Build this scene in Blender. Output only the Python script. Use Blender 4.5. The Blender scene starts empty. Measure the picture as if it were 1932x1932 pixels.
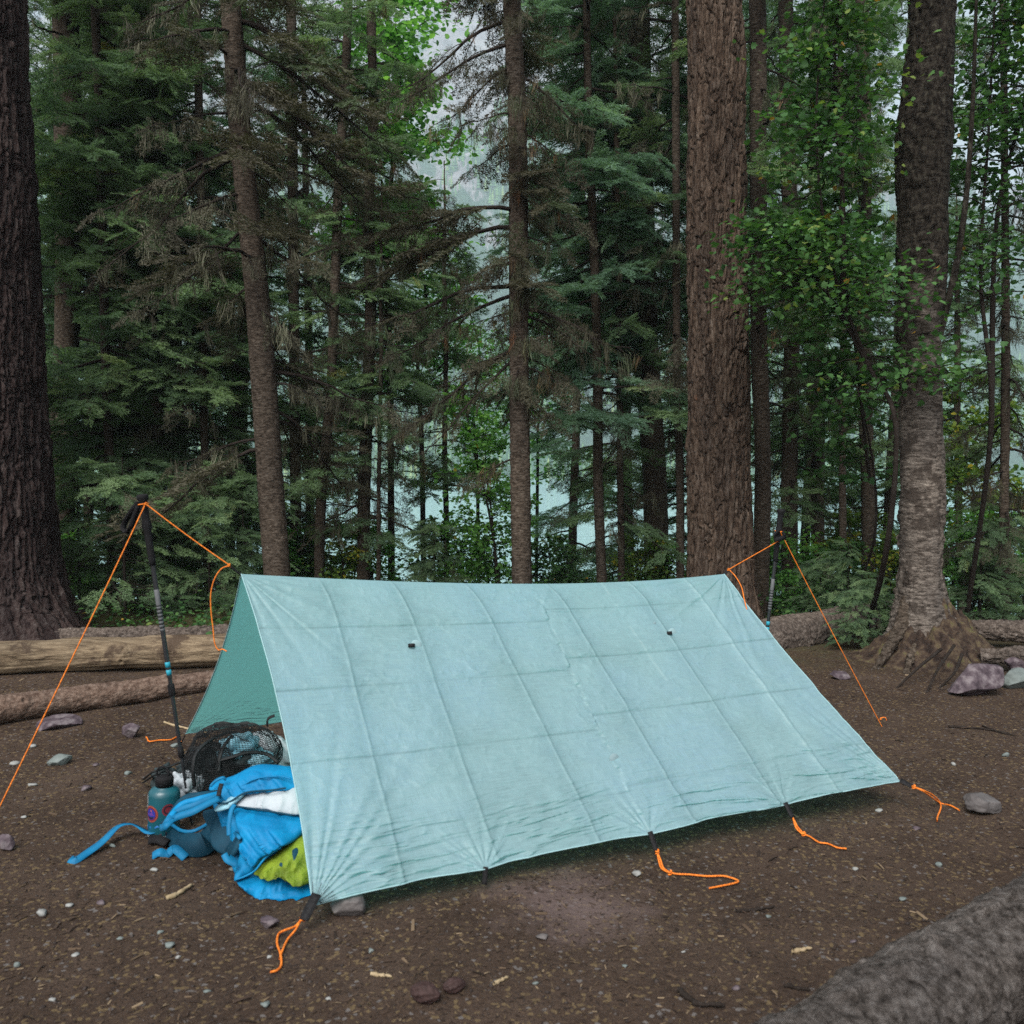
import bpy, math, random
import numpy as np
from mathutils import Vector
sc = bpy.context.scene
C = sc.collection
R = math.radians
# ------------------------------------------------------------------ camera, world, sun, exposure
F, CX, HY, EYE = 1674.4, 966.0, 889.0, 1.35        # focal length, centre and horizon of the 1932-unit picture square
PITCH = math.atan((CX - HY) / F)
cam = bpy.data.objects.new('camera', bpy.data.cameras.new('camera')); C.objects.link(cam)
cam.location = (0, 0, EYE); cam.rotation_euler = (math.pi/2 - PITCH, 0, 0)
cam.data.sensor_width = 36; cam.data.lens = 36*F/1932/math.cos(PITCH)*math.cos(PITCH)
cam.data.clip_start = .05; cam.data.clip_end = 6000
cam.data.dof.use_dof = True; cam.data.dof.focus_distance = 6.0; cam.data.dof.aperture_fstop = 4.5
sc.camera = cam
w = bpy.data.worlds.new('World'); sc.world = w; w.use_nodes = True
nt = w.node_tree; bg = nt.nodes['Background']
sky = nt.nodes.new('ShaderNodeTexSky'); sky.sky_type = 'NISHITA'; sky.sun_disc = False
SUN_EL, SUN_AZ = R(50), R(200)
sky.sun_elevation = SUN_EL; sky.sun_rotation = SUN_AZ; sky.air_density = 1.0; sky.dust_density = 5.0; sky.ozone_density = 1.0
hs = nt.nodes.new('ShaderNodeHueSaturation'); hs.inputs['Saturation'].default_value = .42
nt.links.new(sky.outputs[0], hs.inputs['Color']); nt.links.new(hs.outputs[0], bg.inputs[0]); bg.inputs[1].default_value = .115
sl = bpy.data.lights.new('sun', 'SUN'); sl.energy = 1.4; sl.angle = R(36); sl.color = (1, .97, .93)
sun = bpy.data.objects.new('sun', sl); C.objects.link(sun)
sd = Vector((math.sin(SUN_AZ)*math.cos(SUN_EL), math.cos(SUN_AZ)*math.cos(SUN_EL), math.sin(SUN_EL)))
sun.rotation_euler = sd.to_track_quat('Z', 'Y').to_euler(); sun.location = (3, 6, 25)
sc.view_settings.view_transform = 'Standard'; sc.view_settings.look = 'None'
sc.view_settings.exposure = 1.0; sc.view_settings.gamma = 1
cy = sc.cycles
cy.max_bounces = 6; cy.diffuse_bounces = 3; cy.glossy_bounces = 2; cy.transmission_bounces = 4
cy.transparent_max_bounces = 6; cy.volume_bounces = 1; cy.sample_clamp_indirect = 1.5; cy.sample_clamp_direct = 6; cy.caustics_reflective = False; cy.caustics_refractive = False
cy.use_denoising = False; cy.use_adaptive_sampling = False; cy.use_light_tree = False
# ------------------------------------------------------------------ helpers
def P(x, y, D):
    """World point seen at (x, y) of the 1932-unit picture, D metres ahead."""
    u, v = (x-CX)/F, (y-CX)/F
    c, s = math.cos(PITCH), math.sin(PITCH)
    dy, dz = c - v*s, -s - v*c
    return np.array([u/dy*D, D, EYE + dz/dy*D])
def G(x, y, z=0.0):
    """Point at height z (ground by default) seen at (x, y)."""
    v = (y-CX)/F; c, s = math.cos(PITCH), math.sin(PITCH)
    return P(x, y, (z-EYE)/((-s - v*c)/(c - v*s)))
def _h(i, j, k, s):
    n = (i.astype(np.int64)*374761393 + j.astype(np.int64)*668265263 + k.astype(np.int64)*2147483647 + s*974634777) & 0xffffffff
    n = ((n ^ (n >> 13))*1274126177) & 0xffffffff
    n = n ^ (n >> 16)
    return (n & 0xffff)/65535.0
def noise(x, y, z=0.0, s=0):
    x, y, z = np.broadcast_arrays(np.asarray(x, float), y, z)
    i, j, k = np.floor(x), np.floor(y), np.floor(z)
    a, b, c = x-i, y-j, z-k
    a, b, c = [t*t*(3-2*t) for t in (a, b, c)]
    r = 0
    for di in (0, 1):
        for dj in (0, 1):
            for dk in (0, 1):
                r = r + _h(i+di, j+dj, k+dk, s)*(a if di else 1-a)*(b if dj else 1-b)*(c if dk else 1-c)
    return r*2-1
def fbm(x, y, z=0.0, o=4, s=0):
    r, a = 0, 1.0
    x, y, z = np.asarray(x, float), np.asarray(y, float), np.asarray(z, float)
    for q in range(o):
        r = r + a*noise(x, y, z, s+q*17); a *= .5; x, y, z = x*2.03, y*2.03, z*2.03
    return r
def worley(x, y, s=0, wrap=0):
    i, j = np.floor(x), np.floor(y)
    f1 = np.full(x.shape, 9.0); f2 = f1.copy(); idv = np.zeros(x.shape)
    for di in (-1, 0, 1):
        for dj in (-1, 0, 1):
            ii, jj = i+di, j+dj
            iw = np.mod(ii, wrap) if wrap else ii
            px = ii + .1+.8*_h(iw, jj, jj*0, s); py = jj + .1+.8*_h(iw, jj, jj*0+1, s)
            d = np.hypot(x-px, y-py)
            m = d < f1
            idv = np.where(m, _h(iw, jj, jj*0+2, s), idv)
            f2 = np.where(m, f1, np.minimum(f2, d)); f1 = np.where(m, d, f1)
    return f1, f2, idv
def sm(t):
    t = np.clip(t, 0, 1); return t*t*(3-2*t)
def gz(x, y):
    """Height of the ground."""
    x, y = np.asarray(x, float), np.asarray(y, float)
    z = .012*fbm(x*1.7, y*1.7, 0, 3, 5) + .004*fbm(x*9, y*9, 0, 3, 9)
    z = z + .10*sm((y-6.2)/2)*fbm(x*.7, y*.7, 3, 3, 11)
    z = z - 2.9*sm((y-8.2)/10.5) - 2.5*sm((y-20)/30)
    return z
def link(name, me, m, parent=None, smooth=False):
    o = bpy.data.objects.new(name, me); C.objects.link(o)
    if m is not None: me.materials.append(m)
    if parent is not None:
        o.parent = parent; o.matrix_parent_inverse.identity()
    if smooth:
        me.polygons.foreach_set('use_smooth', np.ones(len(me.polygons), bool))
    return o
def build(name, V, Fs, m, parent=None, smooth=False, tint=None, uv=None, origin=None):
    """V (n,3); Fs: array (k,3|4) or a list of such arrays. origin: world point that becomes the object's own origin."""
    V = np.asarray(V, float)
    if parent is not None and origin is None: origin = np.array(parent.location)
    o0 = np.zeros(3) if origin is None else np.asarray(origin, float)
    Fl = Fs if isinstance(Fs, (list, tuple)) else [Fs]
    Fl = [np.asarray(f, np.int32) for f in Fl if len(f)]
    me = bpy.data.meshes.new(name)
    me.vertices.add(len(V)); me.vertices.foreach_set('co', (V-o0).astype(np.float32).ravel())
    nl = sum(f.size for f in Fl); npy = sum(len(f) for f in Fl)
    me.loops.add(nl); me.polygons.add(npy)
    me.loops.foreach_set('vertex_index', np.concatenate([f.ravel() for f in Fl]))
    sizes = np.concatenate([np.full(len(f), f.shape[1]) for f in Fl])
    st = np.zeros(npy, np.int32); st[1:] = np.cumsum(sizes)[:-1]
    me.polygons.foreach_set('loop_start', st)
    if tint is not None:
        a = me.attributes.new('tint', 'FLOAT', 'POINT'); a.data.foreach_set('value', np.asarray(tint, np.float32))
    if uv is not None:
        for nm, arr in (('uu', uv[:, 0]), ('vv', uv[:, 1])):
            a = me.attributes.new(nm, 'FLOAT', 'POINT'); a.data.foreach_set('value', np.asarray(arr, np.float32))
    me.update(calc_edges=True); me.validate()
    o = link(name, me, m, parent, smooth)
    if parent is None and origin is not None: o.location = o0
    return o
def thing(name, label, cat, loc=(0, 0, 0), group=None):
    o = bpy.data.objects.new(name, None); C.objects.link(o); o.location = [float(q) for q in loc]
    o.empty_display_size = .1
    return tag(o, label, cat, group)
def tag(o, label=None, cat=None, group=None, kind=None):
    for k, v in (('label', label), ('category', cat), ('group', group), ('kind', kind)):
        if v: o[k] = v
    return o
def dup(o, loc, rz, s, label, group=None, kids=None):
    r = o.copy(); C.objects.link(r); r.location = [float(q) for q in loc]; r.rotation_euler = (0, 0, rz); r.scale = (s, s, s)
    r['label'] = label
    if group: r['group'] = group
    for ch in [q for q in bpy.data.objects if q.parent == o]:
        c = ch.copy(); C.objects.link(c); c.parent = r
    return r
def grid_faces(nu, nv, wrap=False, off=0):
    """vertex index = row*nu + col, nv rows; wrap closes the columns."""
    cc = np.arange(nu if wrap else nu-1); rr = np.arange(nv-1)
    c, r = np.meshgrid(cc, rr); c2 = (c+1) % nu
    return np.stack([r*nu+c, r*nu+c2, (r+1)*nu+c2, (r+1)*nu+c], -1).reshape(-1, 4)+off
def norm(a):
    return a/np.maximum(np.linalg.norm(a, axis=-1, keepdims=True), 1e-9)
def tubes(Pt, Rd, s=5):
    """Pt (N,K,3), Rd (N,K) -> verts, quads of N tubes."""
    Pt = np.asarray(Pt, float); Rd = np.asarray(Rd, float)
    if Pt.ndim == 2: Pt, Rd = Pt[None], Rd[None]
    N, K, _ = Pt.shape
    T = norm(np.gradient(Pt, axis=1))
    up = np.where(np.abs(T.mean(1, keepdims=True)[..., 2:3]) > .9, np.array([1., .1, 0]), np.array([.05, .1, 1.]))
    A = norm(np.cross(T, np.broadcast_to(up, T.shape))); B = np.cross(T, A)
    th = np.arange(s)*2*np.pi/s
    V = Pt[:, :, None]+Rd[:, :, None, None]*(A[:, :, None]*np.cos(th)[:, None]+B[:, :, None]*np.sin(th)[:, None])
    f = grid_faces(s, K, True)
    Fq = (f[None]+(np.arange(N)*K*s)[:, None, None]).reshape(-1, 4)
    return V.reshape(-1, 3), Fq
class MB:
    def __init__(s): s.V = []; s.F = {3: [], 4: []}; s.n = 0; s.T = []
    def add(s, V, Fs, t=0.0):
        V = np.asarray(V, float).reshape(-1, 3)
        for f in (Fs if isinstance(Fs, (list, tuple)) else [Fs]):
            f = np.asarray(f)
            if len(f): s.F[f.shape[1]].append(f+s.n)
        s.V.append(V); s.n += len(V)
        s.T.append(np.broadcast_to(np.asarray(t, float), (len(V),)))
        return s
    def build(s, name, m, parent=None, smooth=False, origin=None):
        if not s.V: return None
        Fl = [np.concatenate(v) for v in s.F.values() if v]
        return build(name, np.concatenate(s.V), Fl, m, parent, smooth, tint=np.concatenate(s.T), origin=origin)
def place(Tv, Tf, pos, Y, Zn, sc_, tint):
    """Copies of a template (Y along its length, Z its normal) merged into arrays."""
    Y = norm(Y); X = norm(np.cross(Y, Zn)); Z = np.cross(X, Y)
    sc_ = np.asarray(sc_, float).reshape(-1, 1, 1)
    V = pos[:, None]+sc_*(Tv[None, :, 0:1]*X[:, None]+Tv[None, :, 1:2]*Y[:, None]+Tv[None, :, 2:3]*Z[:, None])
    n = len(pos); Fq = (Tf[None]+(np.arange(n)*len(Tv))[:, None, None]).reshape(-1, Tf.shape[1])
    return V.reshape(-1, 3), Fq, np.repeat(tint, len(Tv))
def smooth_poly(pts, n=80, closed=False):
    p = np.asarray(pts, float); m = len(p)
    if closed: q = np.concatenate([p[-1:], p, p[:2]]); segs = m
    else: q = np.concatenate([2*p[:1]-p[1:2], p, 2*p[-1:]-p[-2:-1]]); segs = m-1
    t = np.linspace(0, segs, n, endpoint=not closed)
    i = np.minimum(t.astype(int), segs-1); f = (t-i)[:, None]
    a, b, c, d = q[i], q[i+1], q[i+2], q[i+3]
    return .5*((2*b)+(-a+c)*f+(2*a-5*b+4*c-d)*f*f+(-a+3*b-3*c+d)*f**3)
# ------------------------------------------------------------------ materials
def newmat(name):
    m = bpy.data.materials.new(name); m.use_nodes = True
    n = m.node_tree; return m, n, n.nodes['Principled BSDF'], n.nodes['Material Output']
def nd(n, t, **kw):
    q = n.nodes.new(t)
    for k, v in kw.items():
        if k in q.inputs.keys(): q.inputs[k].default_value = v
        else: setattr(q, k, v)
    return q
def c4(c): return (c[0], c[1], c[2], 1)
def coords(n, stretch=(1, 1, 1), kind='Object'):
    tc = nd(n, 'ShaderNodeTexCoord'); mp = nd(n, 'ShaderNodeMapping'); mp.inputs['Scale'].default_value = stretch
    n.links.new(tc.outputs[kind], mp.inputs[0]); return mp.outputs[0]
def nz(n, co, scale, detail=5, rough=.6, dist=0):
    q = nd(n, 'ShaderNodeTexNoise'); q.inputs['Scale'].default_value = scale; q.inputs['Detail'].default_value = detail
    q.inputs['Roughness'].default_value = rough; q.inputs['Distortion'].default_value = dist
    n.links.new(co, q.inputs['Vector']); return q.outputs['Fac']
def ramp(n, fac, stops):
    r = nd(n, 'ShaderNodeValToRGB'); e = r.color_ramp.elements
    while len(e) < len(stops): e.new(.5)
    for q, (p, c) in zip(e, stops): q.position = p; q.color = c4(c)
    n.links.new(fac, r.inputs[0]); return r.outputs[0]
def mix(n, fac, a, b, mode='MIX'):
    q = nd(n, 'ShaderNodeMix', data_type='RGBA', blend_type=mode)
    for s, v in ((q.inputs[0], fac), (q.inputs[6], a), (q.inputs[7], b)):
        if hasattr(v, 'is_linked'): n.links.new(v, s)
        elif isinstance(v, (int, float)): s.default_value = v
        else: s.default_value = c4(v)
    return q.outputs[2]
def bump(n, h, strength, dist, prev=None):
    b = nd(n, 'ShaderNodeBump'); b.inputs['Strength'].default_value = strength; b.inputs['Distance'].default_value = dist
    n.links.new(h, b.inputs['Height'])
    if prev is not None: n.links.new(prev, b.inputs['Normal'])
    return b.outputs[0]
def surf(name, stops, scale=8, rough=.7, stretch=(1, 1, 1), bumps=(), spec=.15, detail=5, extra=None, dist=0):
    m, n, b, o = newmat(name); co = coords(n, stretch)
    col = ramp(n, nz(n, co, scale, detail, .6, dist), stops)
    if extra: sc2, lo, hi, c2 = extra; f = ramp(n, nz(n, co, sc2, 4), [(lo, (0, 0, 0)), (hi, (1, 1, 1))]); col = mix(n, f, col, c2)
    n.links.new(col, b.inputs['Base Color']); b.inputs['Roughness'].default_value = rough
    b.inputs['Specular IOR Level'].default_value = spec
    pv = None
    for s, st, d in bumps: pv = bump(n, nz(n, co, s, 5, .65), st, d, pv)
    if pv is not None: n.links.new(pv, b.inputs['Normal'])
    return m
def leafmat(name, stops, trans=.3, rough=.55, tcol=None, spec=.15):
    m, n, b, o = newmat(name)
    a = nd(n, 'ShaderNodeAttribute'); a.attribute_name = 'tint'
    col = ramp(n, a.outputs['Fac'], stops); n.links.new(col, b.inputs['Base Color'])
    b.inputs['Roughness'].default_value = rough; b.inputs['Specular IOR Level'].default_value = spec
    if trans:
        t = nd(n, 'ShaderNodeBsdfTranslucent'); mx = nd(n, 'ShaderNodeMixShader'); mx.inputs[0].default_value = trans
        tc = mix(n, 1.0, col, tcol or (1.1, 1.25, .6), 'MULTIPLY')
        n.links.new(tc, t.inputs[0]); n.links.new(b.outputs[0], mx.inputs[1]); n.links.new(t.outputs[0], mx.inputs[2])
        n.links.new(mx.outputs[0], o.inputs[0])
    return m
M = {}
M['needle'] = leafmat('needle_green', [(0, (.06, .11, .065)), (.45, (.14, .225, .12)), (.8, (.23, .33, .17)), (.93, (.28, .28, .09)), (1, (.34, .24, .06))], .4)
M['needle_blue'] = leafmat('needle_bluegreen', [(0, (.07, .14, .10)), (.5, (.15, .26, .175)), (.95, (.24, .37, .25)), (1, (.28, .26, .08))], .4)
M['needle_dry'] = leafmat('needle_dry', [(0, (.045, .040, .028)), (.5, (.085, .082, .055)), (.8, (.075, .11, .06)), (1, (.15, .075, .04))], .25)
M['lichen'] = leafmat('lichen', [(0, (.05, .047, .034)), (.6, (.09, .088, .06)), (1, (.16, .165, .11))], .15)
M['maple'] = leafmat('maple_leaf', [(0, (.028, .075, .026)), (.6, (.055, .135, .04)), (.96, (.10, .2, .06)), (.99, (.26, .24, .04)), (1, (.33, .2, .04))], .35)
M['aspen'] = leafmat('aspen_leaf', [(0, (.07, .19, .05)), (.6, (.14, .33, .08)), (.97, (.24, .45, .12)), (1, (.45, .38, .06))], .5)
M['yellow_leaf'] = leafmat('yellow_green_leaf', [(0, (.05, .11, .025)), (.6, (.11, .19, .035)), (.9, (.2, .26, .04)), (1, (.4, .32, .03))], .4)
def barkmat(name, c, stretch=(6, 6, 1.2), scale=5, rough=.85, b1=(14, .9, .02), b2=(50, .6, .006), lich=None):
    m, n, b, o = newmat(name); co = coords(n, stretch)
    col = ramp(n, nz(n, co, scale, 9, .72, 0), c)
    if lich:
        f = ramp(n, nz(n, coords(n), lich[0], 7, .7), [(lich[1], (0, 0, 0)), (lich[1]+.07, (1, 1, 1))]); col = mix(n, f, col, lich[2])
    at_ = nd(n, 'ShaderNodeAttribute'); at_.attribute_name = 'tint'
    col = mix(n, 1.0, col, ramp(n, at_.outputs['Fac'], [(0, (.62, .62, .64)), (1, (1.3, 1.25, 1.2))]), 'MULTIPLY')
    n.links.new(col, b.inputs['Base Color']); b.inputs['Roughness'].default_value = rough; b.inputs['Specular IOR Level'].default_value = .06
    pv = bump(n, nz(n, co, b1[0]/4, 7, .7, .15), b1[1], b1[2]); pv = bump(n, nz(n, co, b2[0]/4, 6, .7), b2[1], b2[2], pv)
    n.links.new(pv, b.inputs['Normal']); return m
M['pine_bark'] = barkmat('pine_bark', [(.36, (.016, .011, .008)), (.45, (.058, .041, .031)), (.55, (.098, .074, .057)), (.66, (.15, .125, .105)), (.8, (.23, .205, .18))], (11, 11, 2.0), scale=3.4, b1=(30, 1, .02), b2=(120, .8, .008), lich=(3.0, .66, (.17, .065, .028)))
M['pine_bark_dark'] = barkmat('dark_pine_bark', [(.34, (.015, .010, .010)), (.46, (.04, .028, .027)), (.58, (.07, .055, .052)), (.7, (.13, .115, .11))], (11, 11, 2.0), scale=3.0, b1=(30, 1, .02), b2=(120, .8, .008), lich=(7, .66, (.12, .11, .10)))
M['spruce_bark'] = barkmat('spruce_bark', [(.36, (.014, .011, .008)), (.47, (.045, .036, .028)), (.58, (.085, .070, .056)), (.72, (.16, .145, .12))], (6, 6, 16), 4.5, b1=(20, 1, .01), b2=(90, .8, .004), lich=(16, .64, (.15, .145, .12)))
M['twig'] = barkmat('twig_bark', [(.3, (.022, .017, .014)), (.6, (.045, .036, .03)), (.8, (.09, .078, .066))], (4, 4, 4), 3)
M['birch_bark'] = barkmat('birch_bark', [(.36, (.02, .017, .014)), (.46, (.085, .073, .063)), (.58, (.18, .16, .14)), (.74, (.34, .31, .27))], (7, 7, 24), 2.6, lich=(5, .52, (.05, .042, .036)), b1=(24, 1, .012), b2=(120, .8, .004))
M['log_bark'] = barkmat('log_bark', [(.32, (.022, .018, .016)), (.44, (.07, .058, .05)), (.56, (.125, .105, .09)), (.7, (.23, .205, .185))], (10, 10, 10), 3.5, lich=(45, .62, (.28, .26, .24)), b1=(30, 1, .012), b2=(140, .8, .004))
M['log_grey'] = barkmat('grey_log_bark', [(.34, (.022, .019, .017)), (.45, (.07, .062, .056)), (.55, (.125, .113, .105)), (.66, (.19, .178, .168)), (.78, (.27, .27, .25))], (9, 9, 9), 4.0, b1=(30, 1, .016), b2=(120, .9, .006))

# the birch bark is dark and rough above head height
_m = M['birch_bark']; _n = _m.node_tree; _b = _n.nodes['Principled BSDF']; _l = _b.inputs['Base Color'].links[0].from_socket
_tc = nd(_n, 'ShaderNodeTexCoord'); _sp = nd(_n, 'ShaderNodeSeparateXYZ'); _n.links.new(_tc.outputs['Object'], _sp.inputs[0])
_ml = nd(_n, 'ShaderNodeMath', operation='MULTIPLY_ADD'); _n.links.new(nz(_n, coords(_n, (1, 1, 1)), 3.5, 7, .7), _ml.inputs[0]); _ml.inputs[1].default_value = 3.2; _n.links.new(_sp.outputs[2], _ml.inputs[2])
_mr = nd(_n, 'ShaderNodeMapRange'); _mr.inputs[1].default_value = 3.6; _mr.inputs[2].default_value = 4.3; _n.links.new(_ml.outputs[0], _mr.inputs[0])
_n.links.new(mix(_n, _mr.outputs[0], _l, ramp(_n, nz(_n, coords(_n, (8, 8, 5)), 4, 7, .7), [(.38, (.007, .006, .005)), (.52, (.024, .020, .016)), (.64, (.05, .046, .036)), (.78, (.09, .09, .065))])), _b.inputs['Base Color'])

M['log_red'] = barkmat('red_log_bark', [(.34, (.05, .032, .024)), (.46, (.10, .07, .055)), (.58, (.155, .115, .092)), (.72, (.24, .19, .16))], (9, 9, 9), 4, lich=(30, .66, (.25, .21, .18)), b1=(30, 1, .008), b2=(140, .8, .003))
# ------------------------------------------------------------------ ground, lake, mountain
def warp_axis(a, b, n, c, k):
    """n samples from a to b, dense around c."""
    t = np.linspace(math.asinh((a-c)/k), math.asinh((b-c)/k), n); return c+k*np.sinh(t)
gx = warp_axis(-900, 900, 620, 0, 2.2); gy = warp_axis(-40, 700, 680, 3.2, 1.9)
X, Y = np.meshgrid(gx, gy)
Z = gz(X, Y)
m, n, b, o = newmat('forest_dirt')
co = coords(n)
col = ramp(n, nz(n, co, 2.2, 8, .65), [(.34, (.021, .014, .010)), (.5, (.046, .031, .022)), (.68, (.085, .061, .046))])
col = mix(n, ramp(n, nz(n, co, 60, 4, .7), [(.35, (0, 0, 0)), (.7, (1, 1, 1))]), col, (.068, .048, .036), 'MIX')
col = mix(n, ramp(n, nz(n, co, 170, 3, .6), [(.40, (1, 1, 1)), (.52, (0, 0, 0))]), col, (.035, .026, .022), 'MIX')
vo = nd(n, 'ShaderNodeTexVoronoi'); vo.inputs['Scale'].default_value = 95; n.links.new(co, vo.inputs['Vector'])
vs = nd(n, 'ShaderNodeSeparateColor'); n.links.new(vo.outputs['Color'], vs.inputs[0])
pk = ramp(n, vs.outputs[0], [(.972, (0, 0, 0)), (.98, (1, 1, 1))])
col = mix(n, pk, col, (.11, .10, .095))
pk2 = ramp(n, vs.outputs[1], [(.9, (0, 0, 0)), (.93, (1, 1, 1))])
col = mix(n, pk2, col, (.11, .08, .045))
pc = nd(n, 'ShaderNodeTexCoord'); ds = nd(n, 'ShaderNodeVectorMath', operation='DISTANCE')
ce = G(1090, 1705); ds.inputs[1].default_value = (ce[0], ce[1], 0); n.links.new(pc.outputs['Object'], ds.inputs[0])
fa = nd(n, 'ShaderNodeMath', operation='ADD'); n.links.new(ds.outputs['Value'], fa.inputs[0])
ml = nd(n, 'ShaderNodeMath', operation='MULTIPLY'); n.links.new(nz(n, co, 7, 5), ml.inputs[0]); ml.inputs[1].default_value = .5; n.links.new(ml.outputs[0], fa.inputs[1])
col = mix(n, ramp(n, fa.outputs[0], [(.30, (.6, .6, .6)), (.52, (0, 0, 0))]), col, (.13, .098, .094))
# bare dirt gives way to dark duff and moss under the trees
sx = nd(n, 'ShaderNodeSeparateXYZ'); n.links.new(pc.outputs['Object'], sx.inputs[0])
mr = nd(n, 'ShaderNodeMapRange'); mr.inputs[1].default_value = 5.8; mr.inputs[2].default_value = 8.0; n.links.new(sx.outputs[1], mr.inputs[0])
duff = ramp(n, nz(n, co, 5, 8, .7), [(.3, (.035, .028, .018)), (.5, (.05, .045, .022)), (.65, (.05, .07, .025)), (.8, (.09, .075, .045))])
col = mix(n, mr.outputs[0], col, duff)
n.links.new(col, b.inputs['Base Color']); b.inputs['Roughness'].default_value = .95; b.inputs['Specular IOR Level'].default_value = .04
pv = bump(n, nz(n, co, 40, 6, .7), .8, .012); pv = bump(n, nz(n, co, 190, 4, .7), .8, .004, pv); n.links.new(pv, b.inputs['Normal'])
M['dirt'] = m
build('ground', np.stack([X, Y, Z], -1).reshape(-1, 3), grid_faces(len(gx), len(gy)), M['dirt'], smooth=True)['kind'] = 'structure'
# lake
m, n, b, o = newmat('glacial_water')
co = coords(n, (1, 2.6, 1))
b.inputs['Base Color'].default_value = (.27, .43, .45, 1); b.inputs['Roughness'].default_value = .12
b.inputs['IOR'].default_value = 1.33
pv = bump(n, nz(n, co, .8, 4, .6), .8, .35); pv = bump(n, nz(n, co, 4.5, 3, .6), .5, .06, pv); n.links.new(pv, b.inputs['Normal'])
M['water'] = m
LK = -2.15
lx = np.linspace(-900, 900, 40); ly = warp_axis(9.5, 620, 60, 10, 10)
X, Y = np.meshgrid(lx, ly)
build('lake', np.stack([X, Y, X*0+LK], -1).reshape(-1, 3), grid_faces(40, 60), m)['kind'] = 'structure'
# mountain on the far shore
def mz(x, y):
    crest = 570 - 245*sm((x-150)/400) - 70*sm((-x-300)/300)
    t = (y-430)/600
    base = -4 + 60*sm(t/.28) + (crest-60)*sm((t-.14)/.95)**1.15
    g = fbm(x/110, y/110, 0, 6, 21)
    rid = 1-np.abs(fbm(x/55+3, y/140, 0, 5, 33))
    return base + sm(t/.2)*(26*g + 42*rid*sm((t-.25)/.3) - 30*sm((t-.25)/.3)) - 40*sm((430-y)/60)+ 4*fbm(x/14, y/14, 0, 4, 8)*sm(t/.05)
mx_ = np.linspace(-1000, 1000, 420); my = np.linspace(410, 1180, 300)
X, Y = np.meshgrid(mx_, my); Z = mz(X, Y)
m, n, b, o = newmat('mountain')
co = coords(n)
rock = ramp(n, nz(n, coords(n, (1, 1, 2.5)), .035, 10, .7), [(.3, (.18, .17, .19)), (.5, (.30, .28, .30)), (.7, (.46, .43, .44))])
ge = nd(n, 'ShaderNodeNewGeometry'); sp = nd(n, 'ShaderNodeSeparateXYZ'); n.links.new(ge.outputs['Position'], sp.inputs[0])
hz = nd(n, 'ShaderNodeMapRange'); hz.inputs[1].default_value = 40; hz.inputs[2].default_value = 380; hz.inputs[3].default_value = .30; hz.inputs[4].default_value = -.12
n.links.new(sp.outputs[2], hz.inputs[0])
ad = nd(n, 'ShaderNodeMath', operation='ADD'); n.links.new(hz.outputs[0], ad.inputs[0]); n.links.new(nz(n, coords(n, (1.6, 1, .5)), .018, 9, .68), ad.inputs[1])
fr = ramp(n, ad.outputs[0], [(.47, (0, 0, 0)), (.52, (1, 1, 1))])
trees_ = ramp(n, nz(n, co, .25, 6, .75), [(.35, (.03, .07, .05)), (.6, (.07, .14, .08)), (.75, (.12, .19, .09))])
n.links.new(mix(n, fr, rock, trees_), b.inputs['Base Color']); b.inputs['Roughness'].default_value = .95
n.links.new(bump(n, nz(n, co, .06, 9, .7), 1.0, 9), b.inputs['Normal'])
build('mountain', np.stack([X, Y, Z], -1).reshape(-1, 3), grid_faces(420, 300), m, smooth=True)['kind'] = 'structure'
# far forest on the lower slope: conifers of a few pixels
rng = np.random.default_rng(4)
def cone_tree(seed):
    r = np.random.default_rng(seed); V = []; Fa = []; k = 0
    for q in range(6):
        z0 = .06+q*.15; h = .30; rad = .17*(1-z0*.92)
        a = np.arange(7)/7*2*np.pi+r.random()*6
        rr = rad*r.uniform(.55, 1.15, 7)
        V += [[0, 0, min(z0+h, 1.02)]]+[[rr[i]*math.cos(a[i]), rr[i]*math.sin(a[i]), z0-.03*r.random()] for i in range(7)]
        Fa += [[k, k+1+i, k+1+(i+1) % 7] for i in range(7)]; k += 8
    return np.array(V), np.array(Fa)
mb = MB()
for sd_ in range(3):
    Tv, Tf = cone_tree(sd_)
    nn = 7000
    yy = 432+rng.random(nn)**1.4*400; xx = rng.uniform(-.62, .62, nn)*yy
    den = fbm(xx/60, yy/60, 0, 3, 77); k = den > -.45+.6*sm((yy-600)/200)
    xx, yy = xx[k], yy[k]; nn = len(xx)
    pos = np.stack([xx, yy, mz(xx, yy)-1], -1)
    s_ = rng.uniform(7, 17, nn)
    a = rng.random(nn)*6.28
    V, Fq, t = place(Tv[:, [0, 2, 1]]*[1, 1, -1], Tf, pos, np.tile([0, 0, 1.], (nn, 1)), np.stack([np.cos(a), np.sin(a), a*0], -1), s_, rng.random(nn))
    mb.add(V, Fq, t)
M['far_tree'] = leafmat('far_conifers', [(0, (.03, .085, .045)), (.5, (.065, .16, .07)), (.85, (.13, .26, .085)), (1, (.22, .30, .09))], 0)
tag(mb.build('far_forest', M['far_tree']), 'hazy conifer wood covering the slope across the lake', 'forest', kind='stuff')
# haze in the valley air
bx = np.array([[x, y, z] for x in (-1050, 1050) for y in (-60, 1230) for z in (-12, 700)], float)
me = bpy.data.meshes.new('haze')
me.from_pydata([tuple(q) for q in bx], [], [(0, 1, 3, 2), (4, 6, 7, 5), (0, 4, 5, 1), (2, 3, 7, 6), (0, 2, 6, 4), (1, 5, 7, 3)])
m, n, b, o = newmat('haze_air'); n.nodes.remove(b)
pvn = nd(n, 'ShaderNodeVolumePrincipled'); pvn.inputs['Color'].default_value = (.78, .93, 1, 1); pvn.inputs['Density'].default_value = .00062
n.links.new(pvn.outputs[0], o.inputs['Volume'])
tag(link('haze', me, m), 'pale valley haze between the camp and the mountain', 'haze', kind='stuff')

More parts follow.
